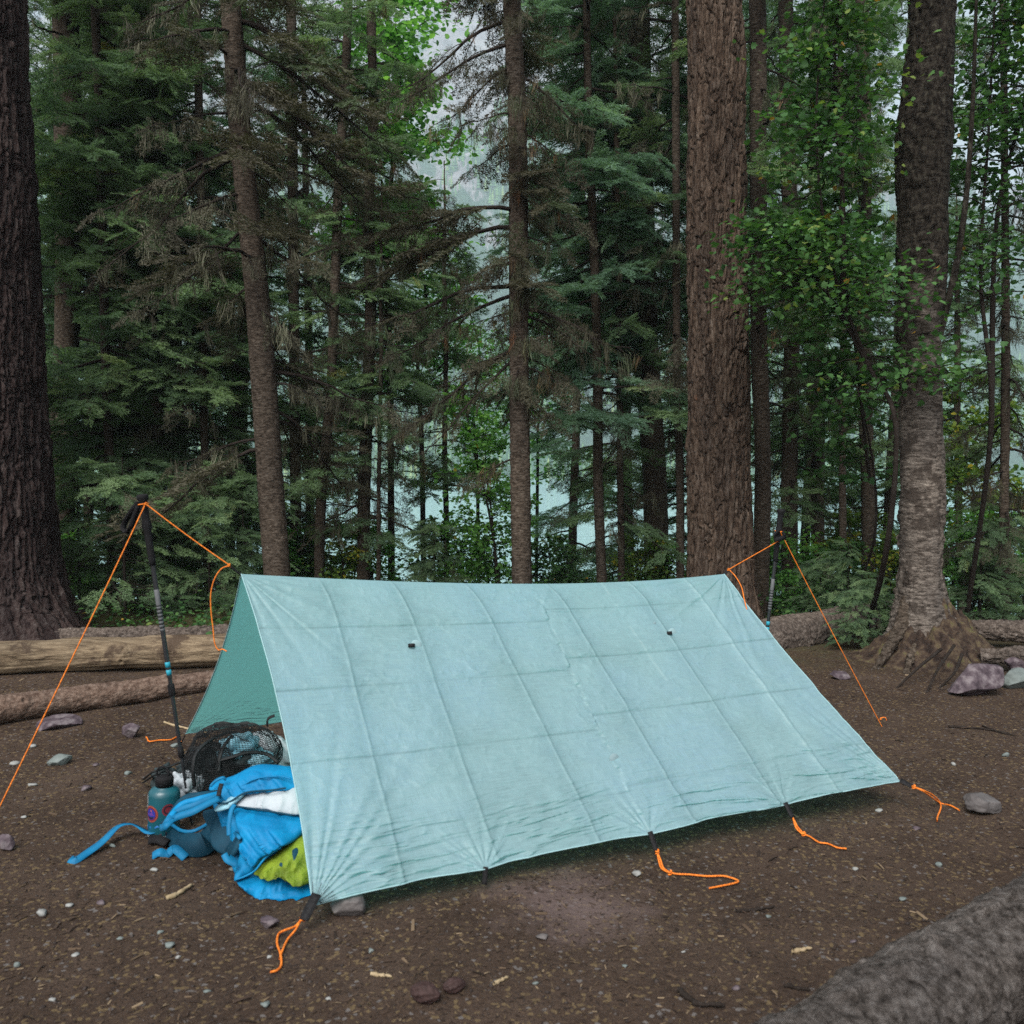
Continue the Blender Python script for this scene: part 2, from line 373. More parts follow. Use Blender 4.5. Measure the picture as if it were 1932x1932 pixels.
# ------------------------------------------------------------------ trunks and logs
def trunk(name, ctrl, rad, m, parent=None, sides=80, rows=300, bark='spruce', seed=0, flare=0, roots=0, origin=None, cap=False, amp=1.0, knots=0):
    """ctrl (k,3) centre line, rad (k,) radii. Bark relief is real geometry."""
    ctrl = np.asarray(ctrl, float)
    cl = smooth_poly(ctrl, rows); ra = np.interp(np.linspace(0, len(rad)-1, rows), np.arange(len(rad)), rad)
    T = norm(np.gradient(cl, axis=0))
    hor = abs(T[rows//2, 2]) < .7
    upv = np.array([0, 0, 1.]) if hor else np.array([0., 1, 0])
    A = norm(np.cross(T, upv)); B = np.cross(T, A)
    s = np.concatenate([[0], np.cumsum(np.linalg.norm(np.diff(cl, axis=0), axis=1))])
    th = np.arange(sides)*2*np.pi/sides
    TH, S = np.meshgrid(th, s); RA = ra[:, None]+0*TH
    cx_, sx_ = np.cos(TH), np.sin(TH)
    rm = float(np.mean(ra)); k = seed*7.3
    nx, ny = cx_*rm, sx_*rm
    tintv = .5+.35*fbm(nx*6+k, ny*6, S*2.2, 4, seed+60)+0*TH
    d = .05*RA*fbm(nx*3/max(rm, .05)*.35+k, ny*3/max(rm, .05)*.35, S*1.3, 3, seed)
    if bark == 'pine':
        nc = max(8, int(2*np.pi*rm/.042)); wx = TH/(2*np.pi)*nc
        wy = S/.36
        wa = .8*fbm(nx*10+k, ny*10, S*4, 4, seed+3)
        f1, f2, idv = worley(wx+wa, wy+wa*1.6, seed, nc)
        e = sm((f2-f1)/.34)
        d = d+amp*(.021*(e-1)+.006*(idv-.5)+.014*(fbm(nx*26, ny*26, S*5, 5, seed+9))+.004*fbm(nx*70, ny*70, S*30, 3, seed+12)); tintv = .5+.42*(idv-.5)*2*.8+.25*fbm(nx*5, ny*5, S*1.2, 3, seed+15)
        f1, f2, id2 = worley(wx*2+wa*2, wy*2.6+wa*2, seed+5, nc*2)
        d = d+amp*.005*(sm((f2-f1)/.3)-1); tintv = tintv+.2*(id2-.5)
    elif bark == 'spruce':
        d = d+amp*(.004*fbm(nx*30+k, ny*30, S*45, 4, seed+1)+.003*np.abs(fbm(nx*60, ny*60, S*110, 3, seed+2)))
    elif bark == 'birch':
        rough_ = sm((fbm(nx*5+k, ny*5, S*1.6, 4, seed+4)+.25)/.5)
        d = d+amp*(.004*fbm(nx*14, ny*14, S*60, 4, seed)+rough_*(.012*fbm(nx*22, ny*22, S*14, 4, seed+6)+.010*np.abs(fbm(nx*40, ny*40, S*18, 4, seed+8)))+.022*fbm(nx*4, ny*4, S*2.6, 2, seed+30))
    elif bark == 'peeled':
        d = d+amp*(.004*fbm(nx*40+k, ny*40, S*3, 4, seed+1)+.008*sm((fbm(nx*12, ny*12, S*2, 3, seed+3)-.2)/.1))
    elif bark == 'rotten':
        d = d+amp*(.006*fbm(nx*30+k, ny*30, S*22, 5, seed+1)+.005*np.maximum(0, fbm(nx*70, ny*70, S*52, 4, seed+2))-.012*sm((fbm(nx*12, ny*12, S*5, 3, seed+5)-.45)/.1))
    elif bark == 'log':
        d = d+amp*(.007*fbm(nx*60+k, ny*60, S*38, 5, seed+1)+.005*fbm(nx*14, ny*14, S*8, 3, seed+7)-.006*np.abs(fbm(nx*90, ny*90, S*50, 4, seed+2)))
    if flare:
        fz = np.exp(-S/(flare*.55))
        lob = 1+(.45*np.cos(TH*roots+1.3+k)+.25*np.cos(TH*(roots*2-1)+k*2)) if roots else 1
        d = d+RA*fz*.55*lob
    for q in range(knots):
        r_ = np.random.default_rng(seed*31+q); a0, s0 = r_.random()*6.28, r_.uniform(.1, .95)*s[-1]
        dd = ((np.angle(np.exp(1j*(TH-a0)))*RA)/.035)**2+((S-s0)/.03)**2
        d = d+.018*np.exp(-dd)*(1-1.2*np.exp(-dd*5))
    V = cl[:, None]+(RA+d)[..., None]*(A[:, None]*cx_[..., None]+B[:, None]*sx_[..., None])
    V = V.reshape(-1, 3); Fs = [grid_faces(sides, rows, True)]
    if cap:
        n0 = len(V); V = np.concatenate([V, cl[:1]-T[:1]*.004, cl[-1:]+T[-1:]*.004])
        i = np.arange(sides); j = (i+1) % sides
        Fs.append(np.concatenate([np.stack([j, i, i*0+n0], -1), np.stack([(rows-1)*sides+i, (rows-1)*sides+j, i*0+n0+1], -1)]))
    return build(name, V, Fs, m, parent, True, origin=origin, tint=np.concatenate([tintv.ravel(), np.full(len(V)-tintv.size, .5)]))
# ------------------------------------------------------------------ foliage templates
def spray_template(seed, dense=1.0, nl=.034, nw=.0095):
    """A flat twig spray one unit long (1 = .4 m): side twigs clothed in needles."""
    r = np.random.default_rng(seed); segs = []
    def seg(p, a, L, lvl):
        n = max(2, int(L/.085))
        d = np.array([math.sin(a), math.cos(a), 0])
        segs.append((p, d, L))
        if lvl < 2:
            for i in range(1, n+1):
                t = i/(n+.6)
                for s in (-1, 1):
                    if r.random() < .9:
                        seg(p+d*L*t+np.array([0, 0, -.05*r.random()*L]), a+s*r.uniform(.65, 1.05), L*(1-t*.72)*(.42 if lvl == 0 else .36)*r.uniform(.7, 1.15), lvl+1)
    seg(np.zeros(3), 0, 1.0, 0)
    V = []; n = 0
    for p, d, L in segs:
        k = max(2, int(L*27*dense))
        t = r.random(k); base = p+d*L*t[:, None]
        base[:, 2] -= .10*(base[:, 1])**2
        ph = r.random(k)*6.28
        side = np.array([d[1], -d[0], 0])
        dirs = norm(d*.75+side*np.cos(ph)[:, None]*.95+np.array([0, 0, 1])*np.sin(ph)[:, None]*.45)
        q = norm(np.cross(dirs, r.normal(size=(k, 3))))
        l_ = nl/.4*r.uniform(.7, 1.3, k)[:, None]; w_ = nw/.4*.5
        V.append(np.stack([base-q*w_, base+q*w_, base+dirs*l_], 1).reshape(-1, 3))
        # the twig itself
        e = norm(np.cross(d, [0, 0, 1.]))*.004
        b1 = p.copy(); b2 = p+d*L; b1[2] -= .1*b1[1]**2; b2[2] -= .1*b2[1]**2
        V.append(np.array([b1-e, b1+e, b2]))
    V = np.concatenate(V); return V, np.arange(len(V)).reshape(-1, 3)
SPRAYS = [spray_template(i) for i in range(4)]
SPARSE = [spray_template(i+10, .45) for i in range(3)]
def beard_template(seed):
    r = np.random.default_rng(seed); V = []
    for _ in range(26):
        p = r.normal(size=3)*[.16, .16, .06]; L = r.uniform(.3, 1.0); a = r.random()*6.28; w_ = r.uniform(.006, .018)
        e = np.array([math.cos(a), 0, math.sin(a)])*w_
        m_ = p+[r.normal()*.06, L*.5, r.normal()*.06]; t = p+[r.normal()*.12, L, r.normal()*.12]
        V += [p-e*.5, p+e*.5, m_+e, p-e*.5, m_+e, m_-e, m_-e, m_+e, t]
    V = np.array(V); return V, np.arange(len(V)).reshape(-1, 3)
BEARDS = [beard_template(i) for i in range(3)]
def leaf_template(kind):
    if kind == 'maple':
        out = [(0, 0), (.22, .02), (.5, .22), (.36, .42), (.42, .72), (.18, .66), (0, 1), (-.18, .66), (-.42, .72), (-.36, .42), (-.5, .22), (-.22, .02)]
    else:
        out = [(0, 0), (.28, .14), (.40, .42), (.26, .76), (0, 1), (-.26, .76), (-.40, .42), (-.28, .14)]
    V = [(0, .38, -.05)]+[(x, y, .10*abs(x)*2-.10*y*y) for x, y in out]
    n = len(out)
    return np.array(V, float), np.array([(0, 1+i, 1+(i+1) % n) for i in range(n)])
LEAF = {k: leaf_template(k) for k in ('maple', 'oval')}

def conifer(name, label, cat, x0, x1, D, w0, w1, H, zr, n, blen, green=.5, lichen=.4, seed=0, foliage='needle', bark='spruce', barkm='spruce_bark',
            flare=0, roots=0, sides=56, rows=260, droop=.35, group=None, X=None, lean=None, sp=10, azr=None, ssz=1.0, dead_from=None, bias=None, extra=(), bump_amp=1.0):
    """A conifer whose trunk passes (x0,1080) and (x1,0) of the picture at distance D. zr: height range that carries limbs."""
    r = np.random.default_rng(seed)
    pb, pt = P(x0, 1080, D), P(x1, 0, D)
    dv = (pt-pb)/(pt[2]-pb[2])
    zb = float(gz(pb[0], D))
    base = pb+dv*(zb-pb[2]); base[2] = zb-.06
    def at(z): return base+dv*(z-base[2])
    t = thing(name, label, cat, base, group)
    zs = np.linspace(base[2], base[2]+H, 9)
    ctrl = np.array([at(z) for z in zs]); ctrl[1:, :2] += r.normal(size=(8, 2))*w0/F*D*.10
    ra0, ra1 = w0/F*D/2, w1/F*D/2
    zt = pt[2]; zq = pb[2]
    rad = np.maximum(ra0+(ra1-ra0)*(zs-zq)/(zt-zq), ra0*.12)
    rad = np.minimum(rad, ra0*1.15); rad[-1] = .004; rad[-2] = min(rad[-2], ra0*.45)
    trunk('trunk', ctrl, rad, M[barkm], t, sides, rows, bark, seed, flare, roots, amp=bump_amp)
    zc = smooth_poly(ctrl, 200)
    limbs(t, lambda z: np.array([np.interp(z, zc[:, 2], zc[:, i]) for i in range(3)]), lambda z: np.interp(z, zs, rad), base[2], H, zr, n, blen, green, lichen, r, foliage, droop, sp, azr, ssz, dead_from, bias, extra)
    return t
def limbs(t, axis, radius, zb, H, zr, n, blen, green, lichen, r, foliage, droop, sp, azr, ssz, dead_from, bias, extra=()):
    K = 9; tt = np.linspace(0, 1, K)
    PT = []; RD = []; tw_P = []; tw_R = []; fol = MB(); bea = MB()
    specs = []
    for i in range(n):
        z = zb+zr[0]+(zr[1]-zr[0])*(i+r.random())/n
        az = r.random()*2*math.pi if azr is None else r.uniform(*azr)
        if bias is not None and r.random() < .5: az = bias+r.normal()*.5
        L = r.uniform(blen[0], blen[1])*(1-.45*((z-zb)/H)**1.5)
        specs.append((z, az, L, r.uniform(-.25, .25), droop*r.uniform(.4, 1.5), r.random() < green and (dead_from is None or z > zb+dead_from)))
    specs += list(extra)
    for z, az, L, rise, dr, isg in specs:
        p0 = axis(z); d = np.array([math.cos(az), math.sin(az), 0])
        side = np.array([-d[1], d[0], 0])
        wob = np.cumsum(r.normal(size=K))*.02*L
        p = p0+d*(L*tt)[:, None]+side*wob[:, None]
        p[:, 2] += L*(rise*tt-dr*tt**2+(.5*dr)*tt**4)+np.cumsum(r.normal(size=K))*.012*L
        rb = min(radius(z)*.45, .006+.011*L)
        PT.append(p); RD.append(np.maximum(rb*(1-tt*.85), .0015))
        ns = int(sp*L/1.2)+3
        ts = .18+.82*(np.arange(ns)+r.random(ns)*.6)/ns
        pos = np.stack([np.interp(ts, tt, p[:, k]) for k in range(3)], -1)
        sg = np.where(np.arange(ns) % 2 == 0, 1., -1.)*r.uniform(.4, 1.0, ns)
        sg[-1] = 0; pos[-1] = p[-1]-(p[-1]-p[-2])*.3
        Yd = norm(d*.75+side*sg[:, None]+np.array([0, 0, 1])*r.normal(-.22 if isg else -.35, .2, ns)[:, None])
        Zn = norm(np.array([0, 0, 1.])+r.normal(size=(ns, 3))*.28)
        # side twigs
        tl = L*.42*(1-ts*.6)*r.uniform(.5, 1.2, ns)
        q = np.linspace(0, 1, 5)
        tp = pos[:, None]+Yd[:, None]*(tl[:, None]*q)[..., None]; tp[..., 2] -= (tl[:, None]*q**2)*(.3 if isg else .45)
        tp += np.cumsum(r.normal(size=tp.shape), 1)*.012*tl[:, None, None]
        tw_P.append(tp); tw_R.append(np.maximum((.0035+.004*tl)[:, None]*(1-q*.75), .001))
        if not isg:      # dead twigs fork again
            for h in (.4, .6, .8):
                b0 = tp[:, int(h*5)]; dd = norm(Yd+r.normal(size=Yd.shape)*.7)
                l2 = tl*.5*r.uniform(.4, 1.1, ns)
                t2 = b0[:, None]+dd[:, None]*(l2[:, None]*q)[..., None]; t2[..., 2] -= l2[:, None]*q**2*.4
                tw_P.append(t2); tw_R.append(np.full((ns, 5), .0013)*(1.2-q*.6))
        if isg:
            hue = r.random()
            for s_, tn in ((SPRAYS, ns), ):
                for v in range(4):
                    k = np.arange(ns) % 4 == v
                    if not k.any(): continue
                    V, Fq, tc = place(*s_[v], pos[k], Yd[k], Zn[k], (.26+.30*(1-ts[k])*min(L, 1.6))*ssz*r.uniform(.75, 1.2, k.sum()), np.clip(.45*hue+.4*r.random(k.sum())+(.15 if r.random() < .06 else 0), 0, 1))
                    fol.add(V, Fq, tc)
            # second tier on the twigs
            k = r.random(ns) < .5
            if k.any():
                v = r.integers(4)
                V, Fq, tc = place(*SPRAYS[v], tp[k][:, 2], norm(Yd[k]+r.normal(size=(k.sum(), 3))*.35), norm(np.array([0, 0, 1.])+r.normal(size=(k.sum(), 3))*.4), ssz*.26*r.uniform(.7, 1.2, k.sum()), np.clip(.5*hue+.45*r.random(k.sum()), 0, 1))
                fol.add(V, Fq, tc)
        if lichen > 0:
            k = r.random(ns) < lichen*(.5 if isg else 1)
            if k.any():
                nk = k.sum(); v = r.integers(3)
                down = norm(np.array([0, 0, -1.])+r.normal(size=(nk, 3))*.15)
                V, Fq, tc = place(*BEARDS[v], tp[k][:, r.integers(1, 4)], down, r.normal(size=(nk, 3)), r.uniform(.06, .20, nk), r.random(nk))
                bea.add(V, Fq, tc)
            if not isg:
                k = r.random(ns) < lichen*.6
                if k.any():
                    nk = k.sum()
                    V, Fq, tc = place(*SPARSE[r.integers(3)], tp[k][:, 1], norm(Yd[k]+np.array([0, 0, -.5])), r.normal(size=(nk, 3)), r.uniform(.15, .34, nk), r.random(nk))
                    bea.add(V, Fq, tc*.6)
    mb = MB()
    if PT: mb.add(*tubes(np.array(PT), np.array(RD), 5))
    for a_, b_ in zip(tw_P, tw_R): mb.add(*tubes(a_, b_, 3))
    mb.build('limbs', M['twig'], t, True)
    fol.build('crown', M[foliage], t); bea.build('lichen', M['lichen' if r.random() < .5 else 'needle_dry'], t)
def leafy(name, label, cat, base, trunkpts, r0, nb, blen, leaves, lsize, kind='maple', mat='maple', seed=0, up=.5, group=None, zmin=.3, spread=.22, barkm='twig', azb=None, seg=None):
    """A broadleaved tree or shrub: stems -> limbs -> twigs -> leaves."""
    r = np.random.default_rng(seed); base = np.asarray(trunkpts[0][0], float)
    t = thing(name, label, cat, base, group)
    stem = MB(); lb = MB(); lf = MB()
    for tp in trunkpts:
        cl = smooth_poly(np.asarray(tp, float), 40)
        rr = np.linspace(r0, r0*.25, 40)
        stem.add(*tubes(cl, rr*(1+.1*r.normal(size=40)*.3), 9))
        K = 7; tt = np.linspace(0, 1, K)
        tsel = zmin+(1-zmin)*(np.arange(nb)+r.random(nb))/nb
        B = []; BR = []; T2 = []; TR = []; LP = []; LD = []
        for ts in tsel:
            p0 = cl[min(39, int(ts*39))]; az = r.random()*6.28 if azb is None else r.normal(azb[0], azb[1])
            L = r.uniform(*blen)*(1.15-.6*ts); e = up*r.uniform(.3, 1.3)
            d = np.array([math.cos(az), math.sin(az), e]); d /= np.linalg.norm(d)
            p = p0+d*(L*tt)[:, None]+np.cumsum(r.normal(size=(K, 3)), 0)*.035*L; p[:, 2] -= .22*L*tt**2
            B.append(p); BR.append(np.maximum(r0*.45*(1-ts*.5)*(1-tt*.85), .0015))
            for j in range(7):
                u_ = .25+.75*(j+r.random())/7; q0 = np.array([np.interp(u_, tt, p[:, k]) for k in range(3)])
                dd = norm(d*.6+r.normal(size=3)*[.8, .8, .3]); l2 = L*.35*r.uniform(.5, 1.2)
                q = np.linspace(0, 1, 4); tw = q0+dd*(l2*q)[:, None]; tw[:, 2] -= .15*l2*q**2
                T2.append(tw); TR.append(np.linspace(.0035, .0012, 4))
                nl_ = max(2, int(leaves/(nb*7*len(trunkpts))))
                f = r.random(nl_)*.9+.1
                LP.append(q0+dd*(l2*f)[:, None]+r.normal(size=(nl_, 3))*[spread*.45, spread*.45, spread*.22]*min(1, L))
                LD.append(norm(dd+r.normal(size=(nl_, 3))*[.9, .9, .35]+[0, 0, -.25]))
        lb.add(*tubes(np.array(B), np.array(BR), 5)); lb.add(*tubes(np.array(T2), np.array(TR), 3))
        LP = np.concatenate(LP); LD = np.concatenate(LD); k = len(LP)
        Zn = norm(np.array([0, 0, 1.])+r.normal(size=(k, 3))*.55)
        hue = np.clip(.5+.35*fbm(LP[:, 0]*3, LP[:, 1]*3, LP[:, 2]*3, 2, seed)+r.normal(size=k)*.22, 0, 1)*.97
        hue = np.where(r.random(k) < .004, 1.0, hue)
        V, Fq, tc = place(*LEAF[kind], LP, LD, Zn, lsize*r.uniform(.6, 1.25, k), hue)
        lf.add(V, Fq, tc)
    stem.build('trunk' if 'tree' in name else 'stems', M[barkm], t, True); lb.build('limbs', M['twig'], t, True); lf.build('crown' if 'tree' in name else 'leaves', M[mat], t)
    return t
# ------------------------------------------------------------------ the trees one can tell apart
def zy(y, D): return EYE+(HY-y)/F*D
PI = math.pi
# massive pine at the left edge
pb = P(-28, 1198, 7.3); pt = P(-78, 0, 7.3); t = thing('pine_tree', 'massive dark furrowed pine trunk with flared base at the left edge', 'tree', (pb[0], 7.3, float(gz(pb[0], 7.3))))
def treeline(pb, pt, zb, zt, n=8):
    dv = (pt-pb)/(pt[2]-pb[2]); return np.array([pb+dv*(z-pb[2]) for z in np.linspace(zb, zt, n)])
ctrl = treeline(pb, pt, float(gz(pb[0], 7.3))-.05, 9)
trunk('trunk', ctrl, np.array([.60, .545, .52, .50, .48, .45, .42, .40]), M['pine_bark_dark'], t, 380, 1150, 'pine', 3, flare=.55, roots=3, amp=1.25)
# tall red-brown pine right of the middle, behind the tarp
pb = P(1360, 1080, 7.5); pt = P(1349, 0, 7.5); zb = float(gz(pb[0], 7.5))
t = thing('pine_tree', 'tall straight red-brown pine with plated bark rising behind the right end of the tarp', 'tree', (pb[0], 7.5, zb))
trunk('trunk', treeline(pb, pt, zb-.05, 9), np.array([.275, .262, .25, .24, .225, .21, .195, .18]), M['pine_bark'], t, 300, 1250, 'pine', 8, flare=.45, roots=4)
# birch
D = 6.35
zg = float(gz(*P(1740, 1215, D)[:2]))
cp = [(1742, 1262), (1742, 1190), (1738, 1120), (1741, 980), (1739, 860), (1736, 730), (1733, 620), (1737, 500), (1741, 400), (1742, 300), (1745, 230), (1752, 140), (1757, 60), (1760, -60), (1765, -300), (1772, -600)]
wd = [205, 128, 84, 74, 72, 72, 78, 92, 90, 98, 94, 84, 82, 80, 74, 66]
ctrl = np.array([P(x, y, D) for x, y in cp]); ctrl[0, 2] = zg-.08
t = thing('birch_tree', 'grey scarred birch with crooked trunk and spreading roots at the right', 'tree', (ctrl[0][0], D, zg))
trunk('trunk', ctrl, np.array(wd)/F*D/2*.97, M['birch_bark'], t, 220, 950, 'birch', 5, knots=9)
rb = ctrl[1]
for i, (x1, y1, x2, y2, d1, w_) in enumerate([(1698, 1185, 1650, 1264, -.25, .048), (1780, 1200, 1836, 1250, -.2, .04), (1725, 1210, 1708, 1275, -.4, .03)]):
    a = P((x1+1740)/2, 1120, D+d1*.1); b_ = P(x1, y1, D+d1*.5); c_ = G(x2, y2); c_[2] = gz(c_[0], c_[1])-.01; e_ = c_+norm((c_-b_)*[1, 1, 0])*.3; e_[2] = gz(e_[0], e_[1])-.07
    trunk('root', [a, b_, c_, e_], np.array([w_*1.2, w_, w_*.5, w_*.25]), M['spruce_bark'], t, 60, 140, 'log', 40+i)
# mound of duff and fine roots round the birch foot
nn = 110; q = np.linspace(-1, 1, nn); A_, B_2 = np.meshgrid(q, q); mc = G(1765, 1250); mc[2] = 0
rr_ = np.hypot(A_, B_2); hx = mc[0]+A_*.62; hy = mc[1]+.10+B_2*.5
hh = gz(hx, hy)-.02+.36*sm(1.05-rr_)*(1+.4*fbm(hx*6, hy*6, 0, 4, 71))+.045*sm(1.05-rr_)*fbm(hx*24, hy*24, 0, 5, 73)
mm = surf('root_duff', [(.36, (.015, .010, .008)), (.48, (.04, .027, .02)), (.58, (.075, .055, .035)), (.72, (.085, .095, .025))], 14, .9, bumps=[(60, 1, .01), (160, .8, .004)])
tag(build('soil_mound', np.stack([hx, hy, hh], -1).reshape(-1, 3), grid_faces(nn, nn), mm, None, True, origin=mc, tint=np.zeros(nn*nn)), 'dark mound of duff around the birch roots', 'mound', kind='structure')
for i, (x1, y1, x2, y2, x3, y3) in enumerate([(1775, 1225, 1730, 1262, 1690, 1300), (1800, 1218, 1770, 1262, 1748, 1308), (1815, 1235, 1800, 1270, 1770, 1300)]):
    pts = [P(x1, y1, 5.9), P(x2, y2, 5.6), G(x3, y3)]; cl = smooth_poly(pts, 20)
    mb = MB().add(*tubes(cl, np.linspace(.012, .006, 20), 6)); mb.build('root', M['twig'], t, True)
# broken side branch of the birch (ascending at its right)
cl = smooth_poly([P(1770, 640, D), P(1800, 520, D-.1), P(1822, 380, D-.2), P(1835, 200, D-.2), P(1842, 0, D-.3)], 40)
mb = MB().add(*tubes(cl, np.linspace(.028, .010, 40), 8)); mb.build('limb', M['birch_bark'], t, True)
# named spruces: (label, x0, x1, D, w0, w1, H, zr, n, blen, green, lichen, seed, kw)
conifer('spruce_tree', 'slim grey-brown spruce trunk behind the left peak of the tarp, hung with brown drooping limbs', 'tree', 523, 436, 6.9, 50, 36, 11, (1.5, 6.2), 42, (.5, 1.2), .3, .8, 11, barkm='spruce_bark', foliage='needle_dry', droop=.75, sides=110, rows=620, sp=9,
        extra=[(zy(285, 6.9), PI*1.02, 1.1, -.35, .3, False), (zy(300, 6.9), PI*.93, 1.25, -.5, .5, False), (zy(430, 6.9), PI*1.05, .8, -.8, .1, False), (zy(100, 6.9), .1, 1.3, -.2, .9, True), (zy(170, 6.9), -.2, 1.2, -.3, .9, True), (zy(60, 6.9), -.4, 1.2, -.2, 1.0, True), (zy(200, 6.9), .3, 1.1, -.2, 1.1, True)])
conifer('spruce_tree', 'slim dark spruce trunk in the middle behind the tarp ridge, lichen on its bare limbs', 'tree', 985, 966, 7.2, 38, 33, 11, (1.9, 6.4), 90, (.1, .52), .12, 1.0, 12, foliage='needle_dry', droop=.6, sides=110, rows=640, sp=9,
        extra=[(zy(405, 7.2), PI*1.02, 1.25, .05, .55, True), (zy(430, 7.2), PI*.97, 1.35, -.1, .5, True), (zy(540, 7.2), PI*1.03, 1.35, .1, .75, False), (zy(560, 7.2), PI*.95, 1.15, -.1, .7, False), (zy(650, 7.2), PI*1.04, .95, -.45, .55, False), (zy(660, 7.2), PI*.92, 1.1, -.2, .9, False),
               (zy(670, 7.2), PI*1.1, .8, -.7, .5, False), (zy(100, 7.2), PI*1.0, .9, -.1, .8, False), (zy(60, 7.2), PI*.95, 1.0, 0, .9, False), (zy(150, 7.2), PI*1.05, .6, -.2, 1.2, False), (zy(580, 7.2), -.1, .9, -.05, .6, False), (zy(600, 7.2), .15, .8, -.1, .8, False), (zy(160, 7.2), -.1, .6, -.2, 1.2, False), (zy(860, 7.2), PI*1.0, .4, -.1, .6, False)])
conifer('spruce_tree', 'narrow dark spruce pressed close to the right side of the big pine', 'tree', 1433, 1424, 8.3, 30, 30, 11, (2.0, 6.3), 34, (.4, .9), .45, .6, 13, droop=.5, rows=400, sp=7)
conifer('fir_tree', 'dense blue-green fir filling the space left of the big red-brown pine', 'tree', 1237, 1203, 10.2, 46, 42, 13, (3.2, 8.2), 84, (.9, 1.6), .95, .12, 14, foliage='needle_blue', droop=.3, rows=300, sp=10, ssz=1.15)
conifer('fir_tree', 'younger blue-green fir with a thin stem in front of the dense fir', 'tree', 1136, 1108, 9.0, 19, 13, 9.5, (1.9, 6.9), 74, (.55, 1.15), .85, .3, 15, foliage='needle_blue', droop=.35, sp=9, ssz=1.05, extra=[(2.0, PI*.9, .6, -.2, .5, True)])
conifer('spruce_tree', 'dark thick-stemmed spruce in the upper left corner behind the massive pine', 'tree', 118, 122, 9.8, 44, 44, 13, (2.2, 7.6), 62, (.9, 1.8), .85, .2, 16, droop=.4, sp=9, ssz=1.1, azr=(-1.6, 1.6))
conifer('spruce_tree', 'dark spruce with wide flat green boughs between the massive pine and the brown limbed spruce', 'tree', 301, 283, 9.6, 22, 20, 12, (1.4, 7.5), 66, (.8, 1.7), .85, .3, 17, droop=.35, sp=9, ssz=1.1)
conifer('spruce_tree', 'grey-barked conifer stub with dead twigs left of the middle spruce', 'tree', 686, 702, 9.6, 25, 16, 8.5, (.9, 6.0), 70, (.4, .95), .55, .5, 18, droop=.4, sp=8)
conifer('spruce_tree', 'thin dead snag with brittle grey twigs at the far right', 'tree', 1897, 1893, 8.0, 17, 10, 8, (.8, 5.8), 60, (.3, .75), .08, .8, 19, droop=.9, sp=8)
conifer('spruce_tree', 'mid-size conifer with olive lichen behind the right trekking pole', 'tree', 1492, 1486, 10.0, 30, 26, 12, (1.3, 8.0), 75, (.5, 1.1), .6, .8, 20, droop=.45, sp=8)
conifer('spruce_tree', 'dark slender conifer trunk just left of the birch', 'tree', 1640, 1628, 9.4, 25, 22, 12, (1.9, 8.0), 50, (.4, 1.0), .5, .5, 21, droop=.4, sp=8)
conifer('spruce_tree', 'pole-thin grey sapling trunk midway between right trekking pole and birch', 'tree', 1592, 1585, 9.0, 13, 9, 8, (1.7, 6.0), 40, (.3, .7), .4, .6, 22, droop=.5, sp=7)
conifer('spruce_tree', 'thin dark spruce pole right of the young fir, below the dense fir', 'tree', 1172, 1160, 9.3, 13, 9, 7, (.9, 5.5), 46, (.4, .8), .4, .5, 23, droop=.5, sp=7)
conifer('spruce_tree', 'narrow spruce stem hard against the left side of the big red-brown pine', 'tree', 1283, 1272, 9.0, 15, 13, 10, (1.2, 8), 60, (.4, .9), .5, .6, 24, droop=.5, sp=7)
conifer('spruce_tree', 'skinny twin stem nearest the grey-barked conifer stub', 'tree', 714, 722, 9.4, 8, 5, 4.5, (.8, 4), 34, (.25, .6), .5, .4, 25, droop=.4, sp=6)
conifer('spruce_tree', 'leaning dark crooked stem between brown limbed spruce and grey-barked stub', 'tree', 604, 655, 9.4, 19, 15, 9, (2.0, 7.5), 55, (.4, 1.0), .5, .5, 26, droop=.4, sp=8)
conifer('spruce_tree', 'dark conifer behind the left trekking pole reaching down to the lake glints', 'tree', 210, 180, 8.8, 16, 14, 10, (.5, 6.8), 60, (.6, 1.25), .85, .25, 27, droop=.35, sp=8)
conifer('spruce_tree', 'bushy dark spruce directly left of the brown limbed spruce', 'tree', 392, 372, 9.2, 15, 13, 10, (.7, 7.0), 58, (.6, 1.2), .7, .4, 28, droop=.4, sp=8)
conifer('spruce_tree', 'spruce with green boughs filling behind the brown limbed spruce', 'tree', 560, 548, 10.4, 20, 18, 11, (1.0, 7.8), 50, (.6, 1.25), .65, .4, 29, droop=.4, sp=8)
conifer('spruce_tree', 'dim conifer showing low behind the birch at its right', 'tree', 1812, 1800, 12.0, 14, 5, 6, (1.5, 5.6), 45, (.6, 1.2), .7, .3, 30, droop=.4, sp=7)
conifer('spruce_tree', 'dusky conifer in the gap between the narrow spruce and the maple sprays', 'tree', 1545, 1535, 12.0, 24, 24, 13, (2.5, 8.8), 45, (.7, 1.4), .75, .4, 31, droop=.4, sp=8)
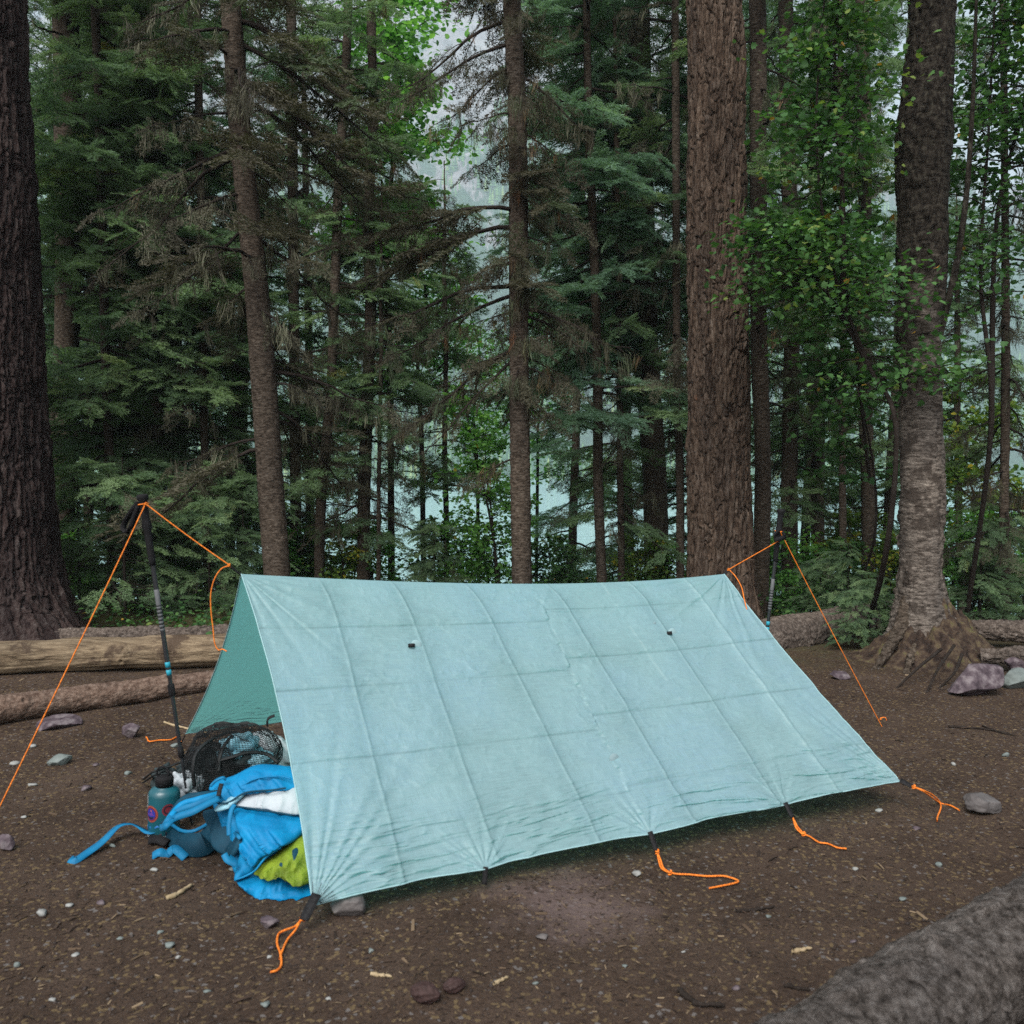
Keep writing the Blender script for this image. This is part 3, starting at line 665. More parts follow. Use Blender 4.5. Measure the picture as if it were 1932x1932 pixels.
# crowd by the shore: copies of three small sets
kinds = []
for i, (gr, fo) in enumerate(((.8, 'needle'), (.75, 'needle_blue'), (.45, 'needle'))):
    kinds.append(conifer('shore_conifer', 'dark slim conifer in the crowd on the lake bank', 'tree', 0, 0, 12, 17, 10, 9.0, (1.0, 8.3), 66, (.45, 1.25), gr, .35, 50+i, foliage=fo, droop=.35, sp=7, rows=160, sides=24, ssz=1.1))
GS = 'slim conifers crowding the lake bank'
r = random.Random(3)
spots = [(30, 11.2), (95, 12.5), (160, 13.5), (235, 11.6), (265, 14), (335, 12.6), (350, 10.8), (430, 13.6), (455, 11.4), (590, 14), (1075, 14.5), (1190, 13.6),
         (1300, 11.8), (1400, 13), (1515, 13.6), (1668, 12.8), (-40, 10.5), (95, 14)]
for i, (px, D) in enumerate(spots):
    p = P(px, 1000, D); o = kinds[i % 3]; loc = (p[0], D, float(gz(p[0], D))-.05)
    s = r.uniform(.95, 1.35)
    if i < 3: o.location = loc; o.rotation_euler = (0, 0, r.random()*6.28); o.scale = (s,)*3; o['group'] = GS
    else: dup(o, loc, r.random()*6.28, s, 'dark slim conifer in the crowd on the lake bank', GS)
# ------------------------------------------------------------------ broadleaved trees and shrubs
D = 12.5
def up(px0, y0, px1, y1, D, k=4, j=.05, sd=0):
    rr = np.random.default_rng(sd); a, b_ = P(px0, y0, D), P(px1, y1, D); a = a.copy(); 
    q = np.linspace(0, 1, k)[:, None]; p = a+(b_-a)*q; p[1:] += rr.normal(size=(k-1, 3))*j
    p[0, 2] = gz(p[0, 0], D)-.05; return p
leafy('aspen_tree', 'pale bright green aspen at the top against the mountain, left of the middle spruce', 'tree', (0, 0, 0), [up(738, 1000, 722, -140, D, 5, .12)], .055, 44, (.6, 1.35), 9000, .085, 'oval', 'aspen', 3, .5, zmin=.44, spread=.5)
leafy('aspen_tree', 'lower bright green aspen behind the dead limbs left of the middle spruce', 'tree', (0, 0, 0), [up(800, 1000, 775, 380, 13, 5, .12)], .045, 34, (.6, 1.2), 6000, .07, 'oval', 'aspen', 4, .5, zmin=.35, spread=.45)
leafy('aspen_tree', 'hazy light green aspen low over the lake behind the middle spruce', 'tree', (0, 0, 0), [up(905, 1030, 880, 520, 15, 5, .12), up(1010, 1030, 1020, 560, 15.5, 5, .12)], .035, 26, (.5, 1.1), 5200, .075, 'oval', 'aspen', 14, .5, zmin=.25, spread=.5)
conifer('spruce_tree', 'sparse mossy conifer standing back between the grey-barked stub and the middle spruce', 'tree', 842, 836, 11.5, 11, 5, 6, (1.8, 5.8), 46, (.5, 1.2), .6, .7, 33, droop=.5, sp=8)
leafy('alder_tree', 'slender leafy sapling over the water, left of the middle spruce trunk', 'tree', (0, 0, 0), [up(950, 1090, 860, 720, 9.6, 4, .06), up(940, 1090, 905, 800, 9.6, 4, .05)], .016, 26, (.3, .65), 3600, .05, 'oval', 'aspen', 5, .5, zmin=.15, spread=.3)
D = 5.9
leafy('maple_tree', 'spreading broad leaf maple with large green leaves left of the birch trunk', 'tree', (0, 0, 0),
      [[G(1668, 1225)+[0, .4, 0], P(1672, 1040, 6.2), P(1690, 800, 6.0), P(1640, 690, 6.3), P(1570, 500, 6.3), P(1540, 250, 6.3), P(1560, -60, 6.3)],
       [P(1640, 690, 6.3), P(1590, 600, 6.4), P(1525, 500, 6.4), P(1490, 430, 6.4)],
       [P(1590, 560, 6.3), P(1590, 380, 6.3), P(1575, 150, 6.4), P(1590, -120, 6.4)]], .022, 36, (.3, .75), 8200, .047, 'maple', 'maple', 6, .25, zmin=.40, spread=.62)
leafy('maple_tree', 'green leafed maple crown right of the birch against the pale sky', 'tree', (0, 0, 0),
      [[G(1880, 1190)+[0, .5, 0], P(1870, 800, 7.2), P(1850, 520, 7.2), P(1865, 250, 7.2), P(1880, -60, 7.2)],
       [P(1870, 800, 7.2), P(1880, 420, 7.3), P(1930, 200, 7.3), P(1960, -40, 7.3)]], .024, 40, (.35, .9), 4800, .052, 'oval', 'maple', 7, .3, zmin=.45, spread=.5)
leafy('maple_tree', 'small maple spray hanging low between the big pine and the birch', 'tree', (0, 0, 0),
      [[G(1655, 1200)+[0, .8, 0], P(1652, 1000, 7.4), P(1625, 760, 7.2), P(1560, 640, 7.0)], [P(1640, 900, 7.3), P(1600, 560, 7.0), P(1550, 380, 7.0)]], .014, 24, (.3, .6), 2600, .056, 'maple', 'maple', 8, .2, zmin=.45, spread=.3)
leafy('shrub', 'sunny yellow-green shrub behind the birch at the right', 'shrub', (0, 0, 0), [up(1850, 1100, 1830, 700, 10, 4, .1, 1), up(1880, 1100, 1900, 760, 10, 4, .1, 2), up(1830, 1100, 1810, 820, 10, 4, .1, 3)], .02, 20, (.4, .8), 5200, .06, 'oval', 'yellow_leaf', 9, .5, zmin=.1, spread=.4)
bush = [leafy('bush', 'low leafy bush in the row above the lake shore', 'bush', (0, 0, 0), [[(0, 0, -.05), (.05, .02, .4), (.1*(-1)**k, .1*k, .95)] for k in range(4)], .011, 13, (.25, .55), 2000, .05, 'oval', mt, 60+i, .6, zmin=.08, spread=.3) for i, mt in enumerate(('aspen', 'maple', 'yellow_leaf'))]
GB = 'low bushes along the lake bank'
bs = [(120, 9.2, .7), (250, 9.4, .8), (360, 9.6, .8), (520, 9.6, .8), (590, 10, .85), (640, 9.5, .8), (700, 9.9, .9), (820, 10.2, 1.0), (880, 9.7, .9), (925, 9.9, 1.0), (1075, 9.8, .7), (1210, 9.6, .8), (1270, 9.9, .8), (1330, 9.6, .7),
      (1460, 9.0, .8), (1530, 9.2, .7), (1590, 8.7, .7), (1680, 9.0, .8), (1790, 9.3, 1.0), (1860, 9.0, .9), (1930, 9.4, 1.1), (1600, 10.5, 1.2), (1050, 11.5, 1.2), (560, 11.5, 1.2)]
used = set()
for i, (px, D, s) in enumerate(bs):
    p = P(px, 1100, D); q = [0, 1, 0, 0, 1, 2][i % 6] if i != 21 else 2; o = bush[q]; loc = (p[0], D, float(gz(p[0], D)))
    lab = ['low fresh green bush in the row above the lake shore', 'low dark green bush in the row above the lake shore', 'low yellowing bush in the row above the lake shore'][q]
    if q not in used: used.add(q); o.location = loc; o.scale = (s,)*3; o['group'] = GB; o['label'] = lab
    else: dup(o, loc, r.random()*6.28, s, lab, GB)
GT = 'light green saplings at the water edge'
for i, (px, D, s_) in enumerate([(300, 15, 2.2), (420, 16, 2.6), (500, 14.5, 2.2), (560, 16, 2.8), (640, 15, 2.4), (700, 17, 3.0), (1130, 16, 2.6), (1200, 15, 2.4), (1290, 16, 2.8), (1450, 15, 2.6), (1520, 14.5, 2.8), (1590, 15, 2.4), (1660, 14, 2.8), (1790, 15, 3.0), (1870, 14, 2.6), (180, 14, 2.2)]):
    p = P(px, 1000, D); dup(bush[0] if i % 3 else bush[2], (p[0], D, float(gz(p[0], D))), r.random()*6.28, s_*.62, 'tall light green sapling at the water edge', GT)
# young spruces
young = []
for i in range(2):
    rr = np.random.default_rng(80+i); t = thing('young_spruce', 'knee-high young spruce', 'young tree', (0, 0, 0))
    h = 1.15; cl = np.array([[0, 0, z] for z in np.linspace(-.03, h, 12)])
    MB().add(*tubes(cl, np.linspace(.014, .003, 12), 6)).build('trunk', M['twig'], t, True)
    limbs(t, lambda z: np.array([0, 0, z]), lambda z: .012*(1-z/1.3), 0, h, (.12, h*.97), 34, (.34, .55), .93, .12, rr, 'needle', .25, 8, None, .62, None, None)
    young.append(t)
GY = 'young spruces under the trees'
ys = [(150, 8.6, 1.1), (235, 8.0, 1.3), (320, 8.6, 1.1), (395, 8.3, 1.0), (1548, 7.9, .6), (1600, 7.5, .7), (1615, 6.7, .42), (1655, 6.9, .5), (1850, 8, .9), (1905, 8.4, 1.0), (820, 9.2, .8), (460, 8.8, 1.0)]
for i, (px, D, s) in enumerate(ys):
    p = P(px, 1100, D); o = young[i % 2]; loc = (p[0], D, float(gz(p[0], D)))
    if i < 2: o.location = loc; o.scale = (s,)*3; o['group'] = GY; o['label'] = 'feathery young spruce on the forest floor behind the camp'
    else: dup(o, loc, r.random()*6.28, s, 'feathery young spruce on the forest floor behind the camp', GY)
# undergrowth
rg = np.random.default_rng(9); k = 26000
yy = 6.7+rg.random(k)**1.2*6; xx = rg.uniform(-.75, .75, k)*yy
keep = (fbm(xx*1.3, yy*1.3, 0, 3, 90) > -.1+.9*(1-sm((yy-6.7)/1.6)))
xx, yy = xx[keep], yy[keep]; k = len(xx)
pos = np.stack([xx, yy, gz(xx, yy)+.02+rg.random(k)**2*.22], -1)
a = rg.random(k)*6.28
V, Fq, tc = place(*LEAF['oval'], pos, np.stack([np.cos(a), np.sin(a), rg.uniform(-.3, .5, k)], -1), norm(np.array([0, 0, 1.])+rg.normal(size=(k, 3))*.5), rg.uniform(.02, .055, k), rg.random(k))
tag(MB().add(V, Fq, tc).build('undergrowth', M['maple']), 'low leafy ground cover between the tree trunks', 'undergrowth', kind='stuff')
# ------------------------------------------------------------------ logs
M['peeled'] = barkmat('peeled_wood', [(.32, (.04, .031, .023)), (.44, (.12, .092, .062)), (.58, (.20, .16, .108)), (.75, (.29, .24, .175))], (1.2, 12, 12), 3.0, b1=(30, 1, .012), lich=(4, .54, (.07, .052, .038)))
def log(label, a, b_, ra, rb, mat='log_bark', bark='log', seed=0, rows=420, sides=140, sag=.0, stubs=(), amp=1.0):
    a = np.array(a, float); b_ = np.array(b_, float); mid = (a+b_)/2+[0, 0, sag]
    t = thing('fallen_log', label, 'log', (a+b_)/2)
    q = smooth_poly([a, a*.5+mid*.5+[0, .01, 0], mid, mid*.5+b_*.5-[0, .01, 0], b_], 12)
    trunk('log_body', q, np.linspace(ra, rb, 12)*(1+.03*np.random.default_rng(seed).normal(size=12)), M[mat], t, sides, rows, bark, seed, cap=True, knots=8, amp=amp)
    for i, (f, az, L) in enumerate(stubs):
        p = a+(b_-a)*f; d = np.array([math.cos(az)*.5, -.4, math.sin(az)]); d /= np.linalg.norm(d)
        cl = p+d*np.linspace(ra*.6, ra+L, 8)[:, None]
        MB().add(*tubes(cl, np.linspace(.018, .009, 8), 8)).build('branch_stub', M['log_bark'], t, True)
    return t
def on(x, y, rr, up_=0):
    p = G(x, y); p[1] += rr*.75; p[2] = float(gz(p[0], p[1]))+rr*.92+up_; return p
log('bark-covered log lying nearest on the left, end tucked behind the tarp', on(-70, 1382, .080), on(470, 1294, .06), .080, .058, seed=1, amp=.45, mat='log_red')
log('peeled yellowish log behind the bark-covered log on the left', on(-90, 1283, .105, .02), on(480, 1257, .09, .03), .108, .10, 'peeled', 'peeled', seed=2, stubs=[(.86, -1.1, .09)])
log('dark weathered log farthest back on the left', P(60, 1206, 6.9), P(560, 1196, 6.8), .085, .08, seed=3, mat='log_bark')
log('thick mossy fallen log behind the right end of the tarp', P(1385, 1222, 6.6), P(1760, 1146, 7.9), .17, .13, seed=4)
log('grey log lying right of the birch roots', P(1785, 1186, 6.85), P(2050, 1196, 6.5), .075, .085, seed=6)
log('short weathered plank-like log at the right edge by the purple rock', P(1850, 1238, 6.0), P(2060, 1236, 5.7), .05, .055, seed=7)
a = np.array([.39, 1.57, .11]); b_ = np.array([2.04, 2.80, .12])
log('large rough grey log in the near right corner', a, b_, .13, .13, seed=9, rows=1100, sides=460, mat='log_grey', bark='rotten', amp=.75)
log('thin dead pole lying left behind the peeled log', P(-60, 1300, 5.95), P(330, 1262, 6.25), .035, .025, seed=10, rows=200, sides=50)
# ------------------------------------------------------------------ rocks
M['rock_purple'] = surf('purple_rock', [(.35, (.035, .026, .032)), (.5, (.075, .058, .067)), (.65, (.15, .13, .137))], 18, .75, bumps=[(30, .7, .01)])
M['rock_green'] = surf('grey_green_rock', [(.3, (.08, .095, .09)), (.6, (.14, .165, .16)), (.8, (.22, .245, .24))], 12, .75, bumps=[(40, .6, .006)])
M['rock_dark'] = surf('dark_rock', [(.3, (.05, .045, .045)), (.6, (.10, .092, .09)), (.8, (.17, .155, .15))], 14, .6, bumps=[(40, .6, .006)])
M['rock_pale'] = surf('pale_rock', [(.3, (.16, .16, .155)), (.7, (.27, .28, .27))], 20, .7, bumps=[(60, .5, .004)])
def rockmesh(seed, sub=4, ang=.25):
    import bmesh
    bm = bmesh.new(); bmesh.ops.create_icosphere(bm, subdivisions=sub, radius=1)
    V = np.array([v.co[:] for v in bm.verts]); Fq = np.array([[v.index for v in f.verts] for f in bm.faces]); bm.free()
    r = np.random.default_rng(seed)
    for _ in range(13):          # facets
        n = norm(r.normal(size=3)); h = r.uniform(.42, .85)
        d = V@n-h; V = V-np.maximum(d, 0)[:, None]*n*.92
    V = V*(1+.07*fbm(V[:, 0]*2+seed, V[:, 1]*2, V[:, 2]*2, 4, seed)[:, None]+.02*fbm(V[:, 0]*9, V[:, 1]*9+seed, V[:, 2]*9, 3, seed)[:, None])
    return V, Fq
def rock(x, y, w_, h_, mat, label, seed, name='rock', cat='rock', depth=.8, sub=5, rot=0, group=None, sink=.18):
    """w_, h_ in picture units; y = where it meets the ground."""
    p = G(x, y); k = p[1]/F; W = w_*k/2; Hh = h_*k/2
    V, Fq = rockmesh(seed, sub)
    c, s = math.cos(rot), math.sin(rot)
    V = V*[W*1.08, W*depth, Hh*1.15]; V = np.stack([V[:, 0]*c-V[:, 2]*s, V[:, 1], V[:, 0]*s+V[:, 2]*c], -1)
    zb = V[:, 2].min(); pos = np.array([p[0], p[1]+W*depth*.6, float(gz(p[0], p[1]+W*.5))-zb-sink*Hh])
    o = build(name, V+pos, Fq, M[mat], None, True, origin=pos, tint=np.zeros(len(V)))
    return tag(o, label, cat, group)
rock(1852, 1316, 128, 66, 'rock_purple', 'large angular purple-grey rock near the birch roots', 21, rot=.22)
rock(1935, 1300, 80, 44, 'rock_green', 'blue-grey rock at the right edge beside the purple rock', 2)
rock(1930, 1272, 60, 34, 'rock_purple', 'purple slab behind the blue-grey rock at the right edge', 12)
rock(1863, 1533, 72, 43, 'rock_dark', 'rounded brown-grey rock past the right corner of the tarp', 3, sink=.05)
rock(90, 1378, 100, 30, 'rock_purple', 'flat purple slab in front of the left log', 4, sink=.5)
rock(241, 1392, 46, 32, 'rock_purple', 'grey-purple stone left of the trekking pole', 5)
rock(107, 1442, 44, 28, 'rock_green', 'pale green-grey stone below the flat purple slab', 6, sink=.4)
rock(646, 1735, 76, 62, 'rock_dark', 'dark round rock under the near corner of the tarp', 7, depth=.9)
rock(506, 1752, 38, 30, 'rock_purple', 'stone beside the orange cord at the near corner', 8)
rock(3, 1608, 36, 36, 'rock_purple', 'purple stone cut off by the left edge', 9)
rock(1202, 1652, 18, 12, 'rock_pale', 'small pale stone near the folded orange cord', 10, sub=3)
rock(1023, 1775, 28, 15, 'rock_dark', 'small black stone on the pale patch of dirt', 11, sub=3)
rock(1255, 1278, 60, 30, 'rock_green', 'flat grey stone behind the tarp', 13)
rock(1590, 1283, 40, 20, 'rock_purple', 'flat stone at the edge of the hollow under the thick log', 14, sink=.3)
def cone_(x, y, L, label, rz):
    p = G(x, y); k = p[1]/F*L
    r_ = np.random.default_rng(int(x)); n, s = 26, 30
    th = np.arange(s)*2*PI/s; u_ = np.linspace(0, 1, n)
    TH, U = np.meshgrid(th, u_); rad = .30*np.sin(PI*np.clip(U*.92+.06, 0, 1))**.7*(1+.16*np.sign(np.sin(TH*8+U*9))*np.abs(np.sin(U*PI*10)))
    V = np.stack([(U-.5), rad*np.cos(TH), rad*np.sin(TH)+.27], -1).reshape(-1, 3)*k
    c, s_ = math.cos(rz), math.sin(rz); V = np.stack([V[:, 0]*c-V[:, 1]*s_, V[:, 0]*s_+V[:, 1]*c, V[:, 2]], -1)
    pos = np.array([p[0], p[1], float(gz(p[0], p[1]))])
    tag(build('pine_cone', V+pos, grid_faces(s, n, True), M['cone'], None, False, origin=pos), label, 'pine cone')
M['cone'] = surf('pine_cone', [(.3, (.022, .013, .012)), (.7, (.05, .03, .028))], 60, .7)
cone_(803, 1890, 62, 'longer dark pine cone in the dirt in front of the tarp', -.35)
cone_(858, 1872, 46, 'shorter pine cone lying right of the longer one', .3)
# sticks
def stick(pts, rr, mat, label, name='stick'):
    p = np.array([G(x, y) for x, y in pts]); p = smooth_poly(p, 16); p[:, 2] = gz(p[:, 0], p[:, 1])+rr*.8
    p += np.random.default_rng(int(pts[0][0])).normal(size=p.shape)*rr*.15
    V, Fq = tubes(p, rr*(1-.5*np.linspace(0, 1, 16))*(1+.15*np.random.default_rng(5).normal(size=16)), 7)
    tag(build(name, V, Fq, M[mat], None, True, origin=p.mean(0), tint=np.zeros(len(V))), label, 'stick')
M['stick_pale'] = surf('pale_wood', [(.3, (.2, .15, .085)), (.7, (.34, .27, .17))], 30, .8, bumps=[(60, .4, .003)])
stick([(1281, 1876), (1300, 1893), (1322, 1904), (1368, 1905)], .009, 'twig', 'dark curved stick in the dirt at the bottom')
stick([(316, 1698), (338, 1688), (362, 1672)], .009, 'stick_pale', 'pale broken stick left of the pack')
stick([(1496, 1800), (1530, 1796)], .007, 'stick_pale', 'short pale wood chip in the open dirt before the big log')
stick([(1388, 1715), (1420, 1716), (1462, 1712)], .006, 'twig', 'dark twig beyond the folded orange cord')
stick([(1790, 1375), (1850, 1378), (1905, 1388)], .007, 'twig', 'thin twig lying before the purple rock')
stick([(1855, 1372), (1885, 1385), (1915, 1392)], .006, 'twig', 'small bent twig right of the thin twig')
stick([(1480, 1868), (1528, 1875)], .006, 'twig', 'short dark twig beside the big log')
stick([(700, 1843), (738, 1852)], .006, 'stick_pale', 'slim bleached chip left of the pine cones')
stick([(932, 1860), (958, 1845)], .006, 'stick_pale', 'slim bleached chip right of the pine cones')
stick([(310, 1362), (390, 1384)], .007, 'stick_pale', 'pale twig on the gravel by the back corner cord')
# pebbles one can pick out
GP = 'pale pebbles scattered over the dirt'
r = random.Random(8)
pb_ = [(75, 1728, 26), (128, 1710, 14), (190, 1708, 18), (300, 1760, 14), (320, 1788, 22), (335, 1805, 12), (512, 1790, 12), (508, 1806, 12), (500, 1900, 20), (45, 1540, 12), (160, 1492, 20), (240, 1462, 14), (225, 1770, 12), (290, 1648, 14), (95, 1885, 18),
       (30, 1820, 14), (390, 1870, 14), (620, 1890, 12), (1390, 1872, 16), (1450, 1733, 12), (1705, 1700, 14), (1615, 1640, 14), (1730, 1565, 16), (1775, 1632, 14), (1900, 1430, 16), (1800, 1445, 12), (1255, 1960, 10), (440, 1640, 18), (60, 1480, 16),
       (25, 1440, 16), (180, 1445, 12), (330, 1410, 16), (465, 1350, 16), (60, 1410, 14), (1130, 1780, 10), (1290, 1800, 10), (700, 1800, 14), (1660, 1530, 14), (1610, 1785, 14), (1010, 1860, 12), (1180, 1830, 12), (560, 1640, 14), (140, 1800, 14), (210, 1600, 14)]
for i, (x, y, s) in enumerate(pb_):
    rock(x, y, s*1.2, s*.62, ['rock_green', 'rock_pale', 'rock_purple', 'rock_green'][i % 4] if i % 7 else 'rock_pale', 'small flat pebble lying in the brown dirt', 100+i, 'pebble', 'pebble', r.uniform(.6, 1), 2, 0, GP, .35)
# gravel and litter that nobody could count
rg = np.random.default_rng(12); mb = MB()
def scatter(k, ymin=1.2, ymax=7.4):
    yy = ymin+(ymax-ymin)*rg.random(k)**1.25; xx = rg.uniform(-.66, .66, k)*yy; return xx, yy
oct_ = np.array([[1, 0, 0], [0, 1, 0], [-1, 0, 0], [0, -1, 0], [.2, .1, .55], [0, 0, -.5], [.7, .7, .1], [-.7, .65, .05]])*.5
of = np.array([[0, 6, 4], [6, 1, 4], [1, 7, 4], [7, 2, 4], [2, 3, 4], [3, 0, 4], [6, 0, 5], [1, 6, 5], [7, 1, 5], [2, 7, 5], [3, 2, 5], [0, 3, 5]])
xx, yy = scatter(12000); k = len(xx); a = rg.random(k)*6.28
sz = .004+.014*rg.random(k)**7
V, Fq, tc = place(oct_, of, np.stack([xx, yy, gz(xx, yy)+sz*.1], -1), np.stack([np.cos(a), np.sin(a), rg.normal(size=k)*.2], -1), norm(np.array([0, 0, 1.])+rg.normal(size=(k, 3))*.3), sz, rg.random(k)**1.4*.5)
mb.add(V, Fq, tc)
chip = np.array([[-.12, 0, 0], [.12, 0, 0], [.1, 1, .05], [-.08, 1, .02], [0, .5, .12]]); cf = np.array([[0, 1, 4], [1, 2, 4], [2, 3, 4], [3, 0, 4]])
xx, yy = scatter(44000); k = len(xx); a = rg.random(k)*6.28
V, Fq, tc = place(chip, cf, np.stack([xx, yy, gz(xx, yy)+.002], -1), np.stack([np.cos(a), np.sin(a), rg.normal(size=k)*.15], -1), norm(np.array([0, 0, 1.])+rg.normal(size=(k, 3))*.35), rg.uniform(.005, .019, k)*np.where(rg.random(k) < .04, 2.4, 1), .5+.5*rg.random(k))
mb.add(V, Fq, tc)
M['litter'] = leafmat('gravel_and_litter', [(0, (.025, .019, .017)), (.3, (.05, .04, .036)), (.475, (.07, .058, .052)), (.49, (.095, .088, .082)), (.505, (.02, .014, .011)), (.8, (.045, .030, .022)), (.96, (.075, .052, .033)), (1, (.2, .15, .095))], 0, .85, spec=.15)
tag(mb.build('gravel_and_litter', M['litter']), 'gravel, needles and bark bits strewn over the dirt', 'gravel', kind='stuff')
# ------------------------------------------------------------------ the tarp
RL, RR = P(455, 1083, 3.35), P(1366, 1083, 4.2)
FL, FR = P(590, 1708, 2.58), P(1698, 1474, 3.52)
BL = P(350, 1385, 4.15); BR = np.array([.58, 5.12, .10])
def fabric(name, base, trans_c, tr):
    m, n, b, o = newmat(name)
    uu = nd(n, 'ShaderNodeAttribute'); uu.attribute_name = 'uu'; vv = nd(n, 'ShaderNodeAttribute'); vv.attribute_name = 'vv'
    cb = nd(n, 'ShaderNodeCombineXYZ'); n.links.new(uu.outputs['Fac'], cb.inputs[0]); n.links.new(vv.outputs['Fac'], cb.inputs[1])
    co = cb.outputs[0]
    col = ramp(n, nz(n, co, 3.2, 8, .7), [(.32, tuple(q*.74 for q in base)), (.5, base), (.66, tuple(min(1, q*1.22) for q in base))])
    col = mix(n, ramp(n, nz(n, co, 1.5, 5, .6), [(.42, (0, 0, 0)), (.58, (.8, .8, .8))]), col, (base[0]*1.0, base[1]*1.04, base[2]*1.22))
    # fibres laid crosswise in the laminate
    def fib(sx, sy):
        mp = nd(n, 'ShaderNodeMapping'); mp.inputs['Scale'].default_value = (sx, sy, 1); n.links.new(co, mp.inputs[0]); return nz(n, mp.outputs[0], 1, 3, .7)
    col = mix(n, ramp(n, fib(420, 14), [(.42, (.75, .75, .75)), (.58, (0, 0, 0))]), col, tuple(q*.82 for q in base))
    col = mix(n, ramp(n, fib(9, 300), [(.42, (.7, .7, .7)), (.58, (0, 0, 0))]), col, tuple(min(1, q*1.10) for q in base))
    t2 = nd(n, 'ShaderNodeAttribute'); t2.attribute_name = 'tint'
    col = mix(n, ramp(n, t2.outputs['Fac'], [(0, (0, 0, 0)), (1, (1, 1, 1))]), col, (.5, .68, .68))
    ng = nd(n, 'ShaderNodeMath', operation='MULTIPLY'); ng.inputs[1].default_value = -1; n.links.new(t2.outputs['Fac'], ng.inputs[0])
    col = mix(n, ng.outputs[0], col, tuple(q*.35 for q in base))
    col = mix(n, ramp(n, nz(n, co, 26, 5, .75), [(.40, (.12, .12, .12)), (.5, (0, 0, 0))]), col, (.16, .33, .37))
    n.links.new(col, b.inputs['Base Color']); b.inputs['Roughness'].default_value = .45; b.inputs['Specular IOR Level'].default_value = .35
    n.links.new(bump(n, nz(n, co, 160, 4, .7), .25, .002), b.inputs['Normal'])
    t = nd(n, 'ShaderNodeBsdfTranslucent'); mx = nd(n, 'ShaderNodeMixShader'); mx.inputs[0].default_value = tr
    t.inputs[0].default_value = c4(trans_c); n.links.new(b.outputs[0], mx.inputs[1]); n.links.new(t.outputs[0], mx.inputs[2]); n.links.new(mx.outputs[0], o.inputs[0])
    return m
M['tarp'] = fabric('tarp_laminate', (.25, .40, .43), (.24, .72, .66), .44)
TC = (RL+RR+FL+FR)/4; TC[2] = 0
tarp = thing('tarp_shelter', 'pale blue-green tarp pitched as an open A-frame shelter between two trekking poles', 'tarp', TC)
NU, NV = 620, 420
u = np.linspace(0, 1, NU); v = np.linspace(0, 1, NV); U, Vv = np.meshgrid(u, v)
def ridge(u):
    return RL+(RR-RL)*u[..., None]-np.array([0, 0, 1.])*(.042*4*u*(1-u)*(1+.5*(u-.5)))[..., None]
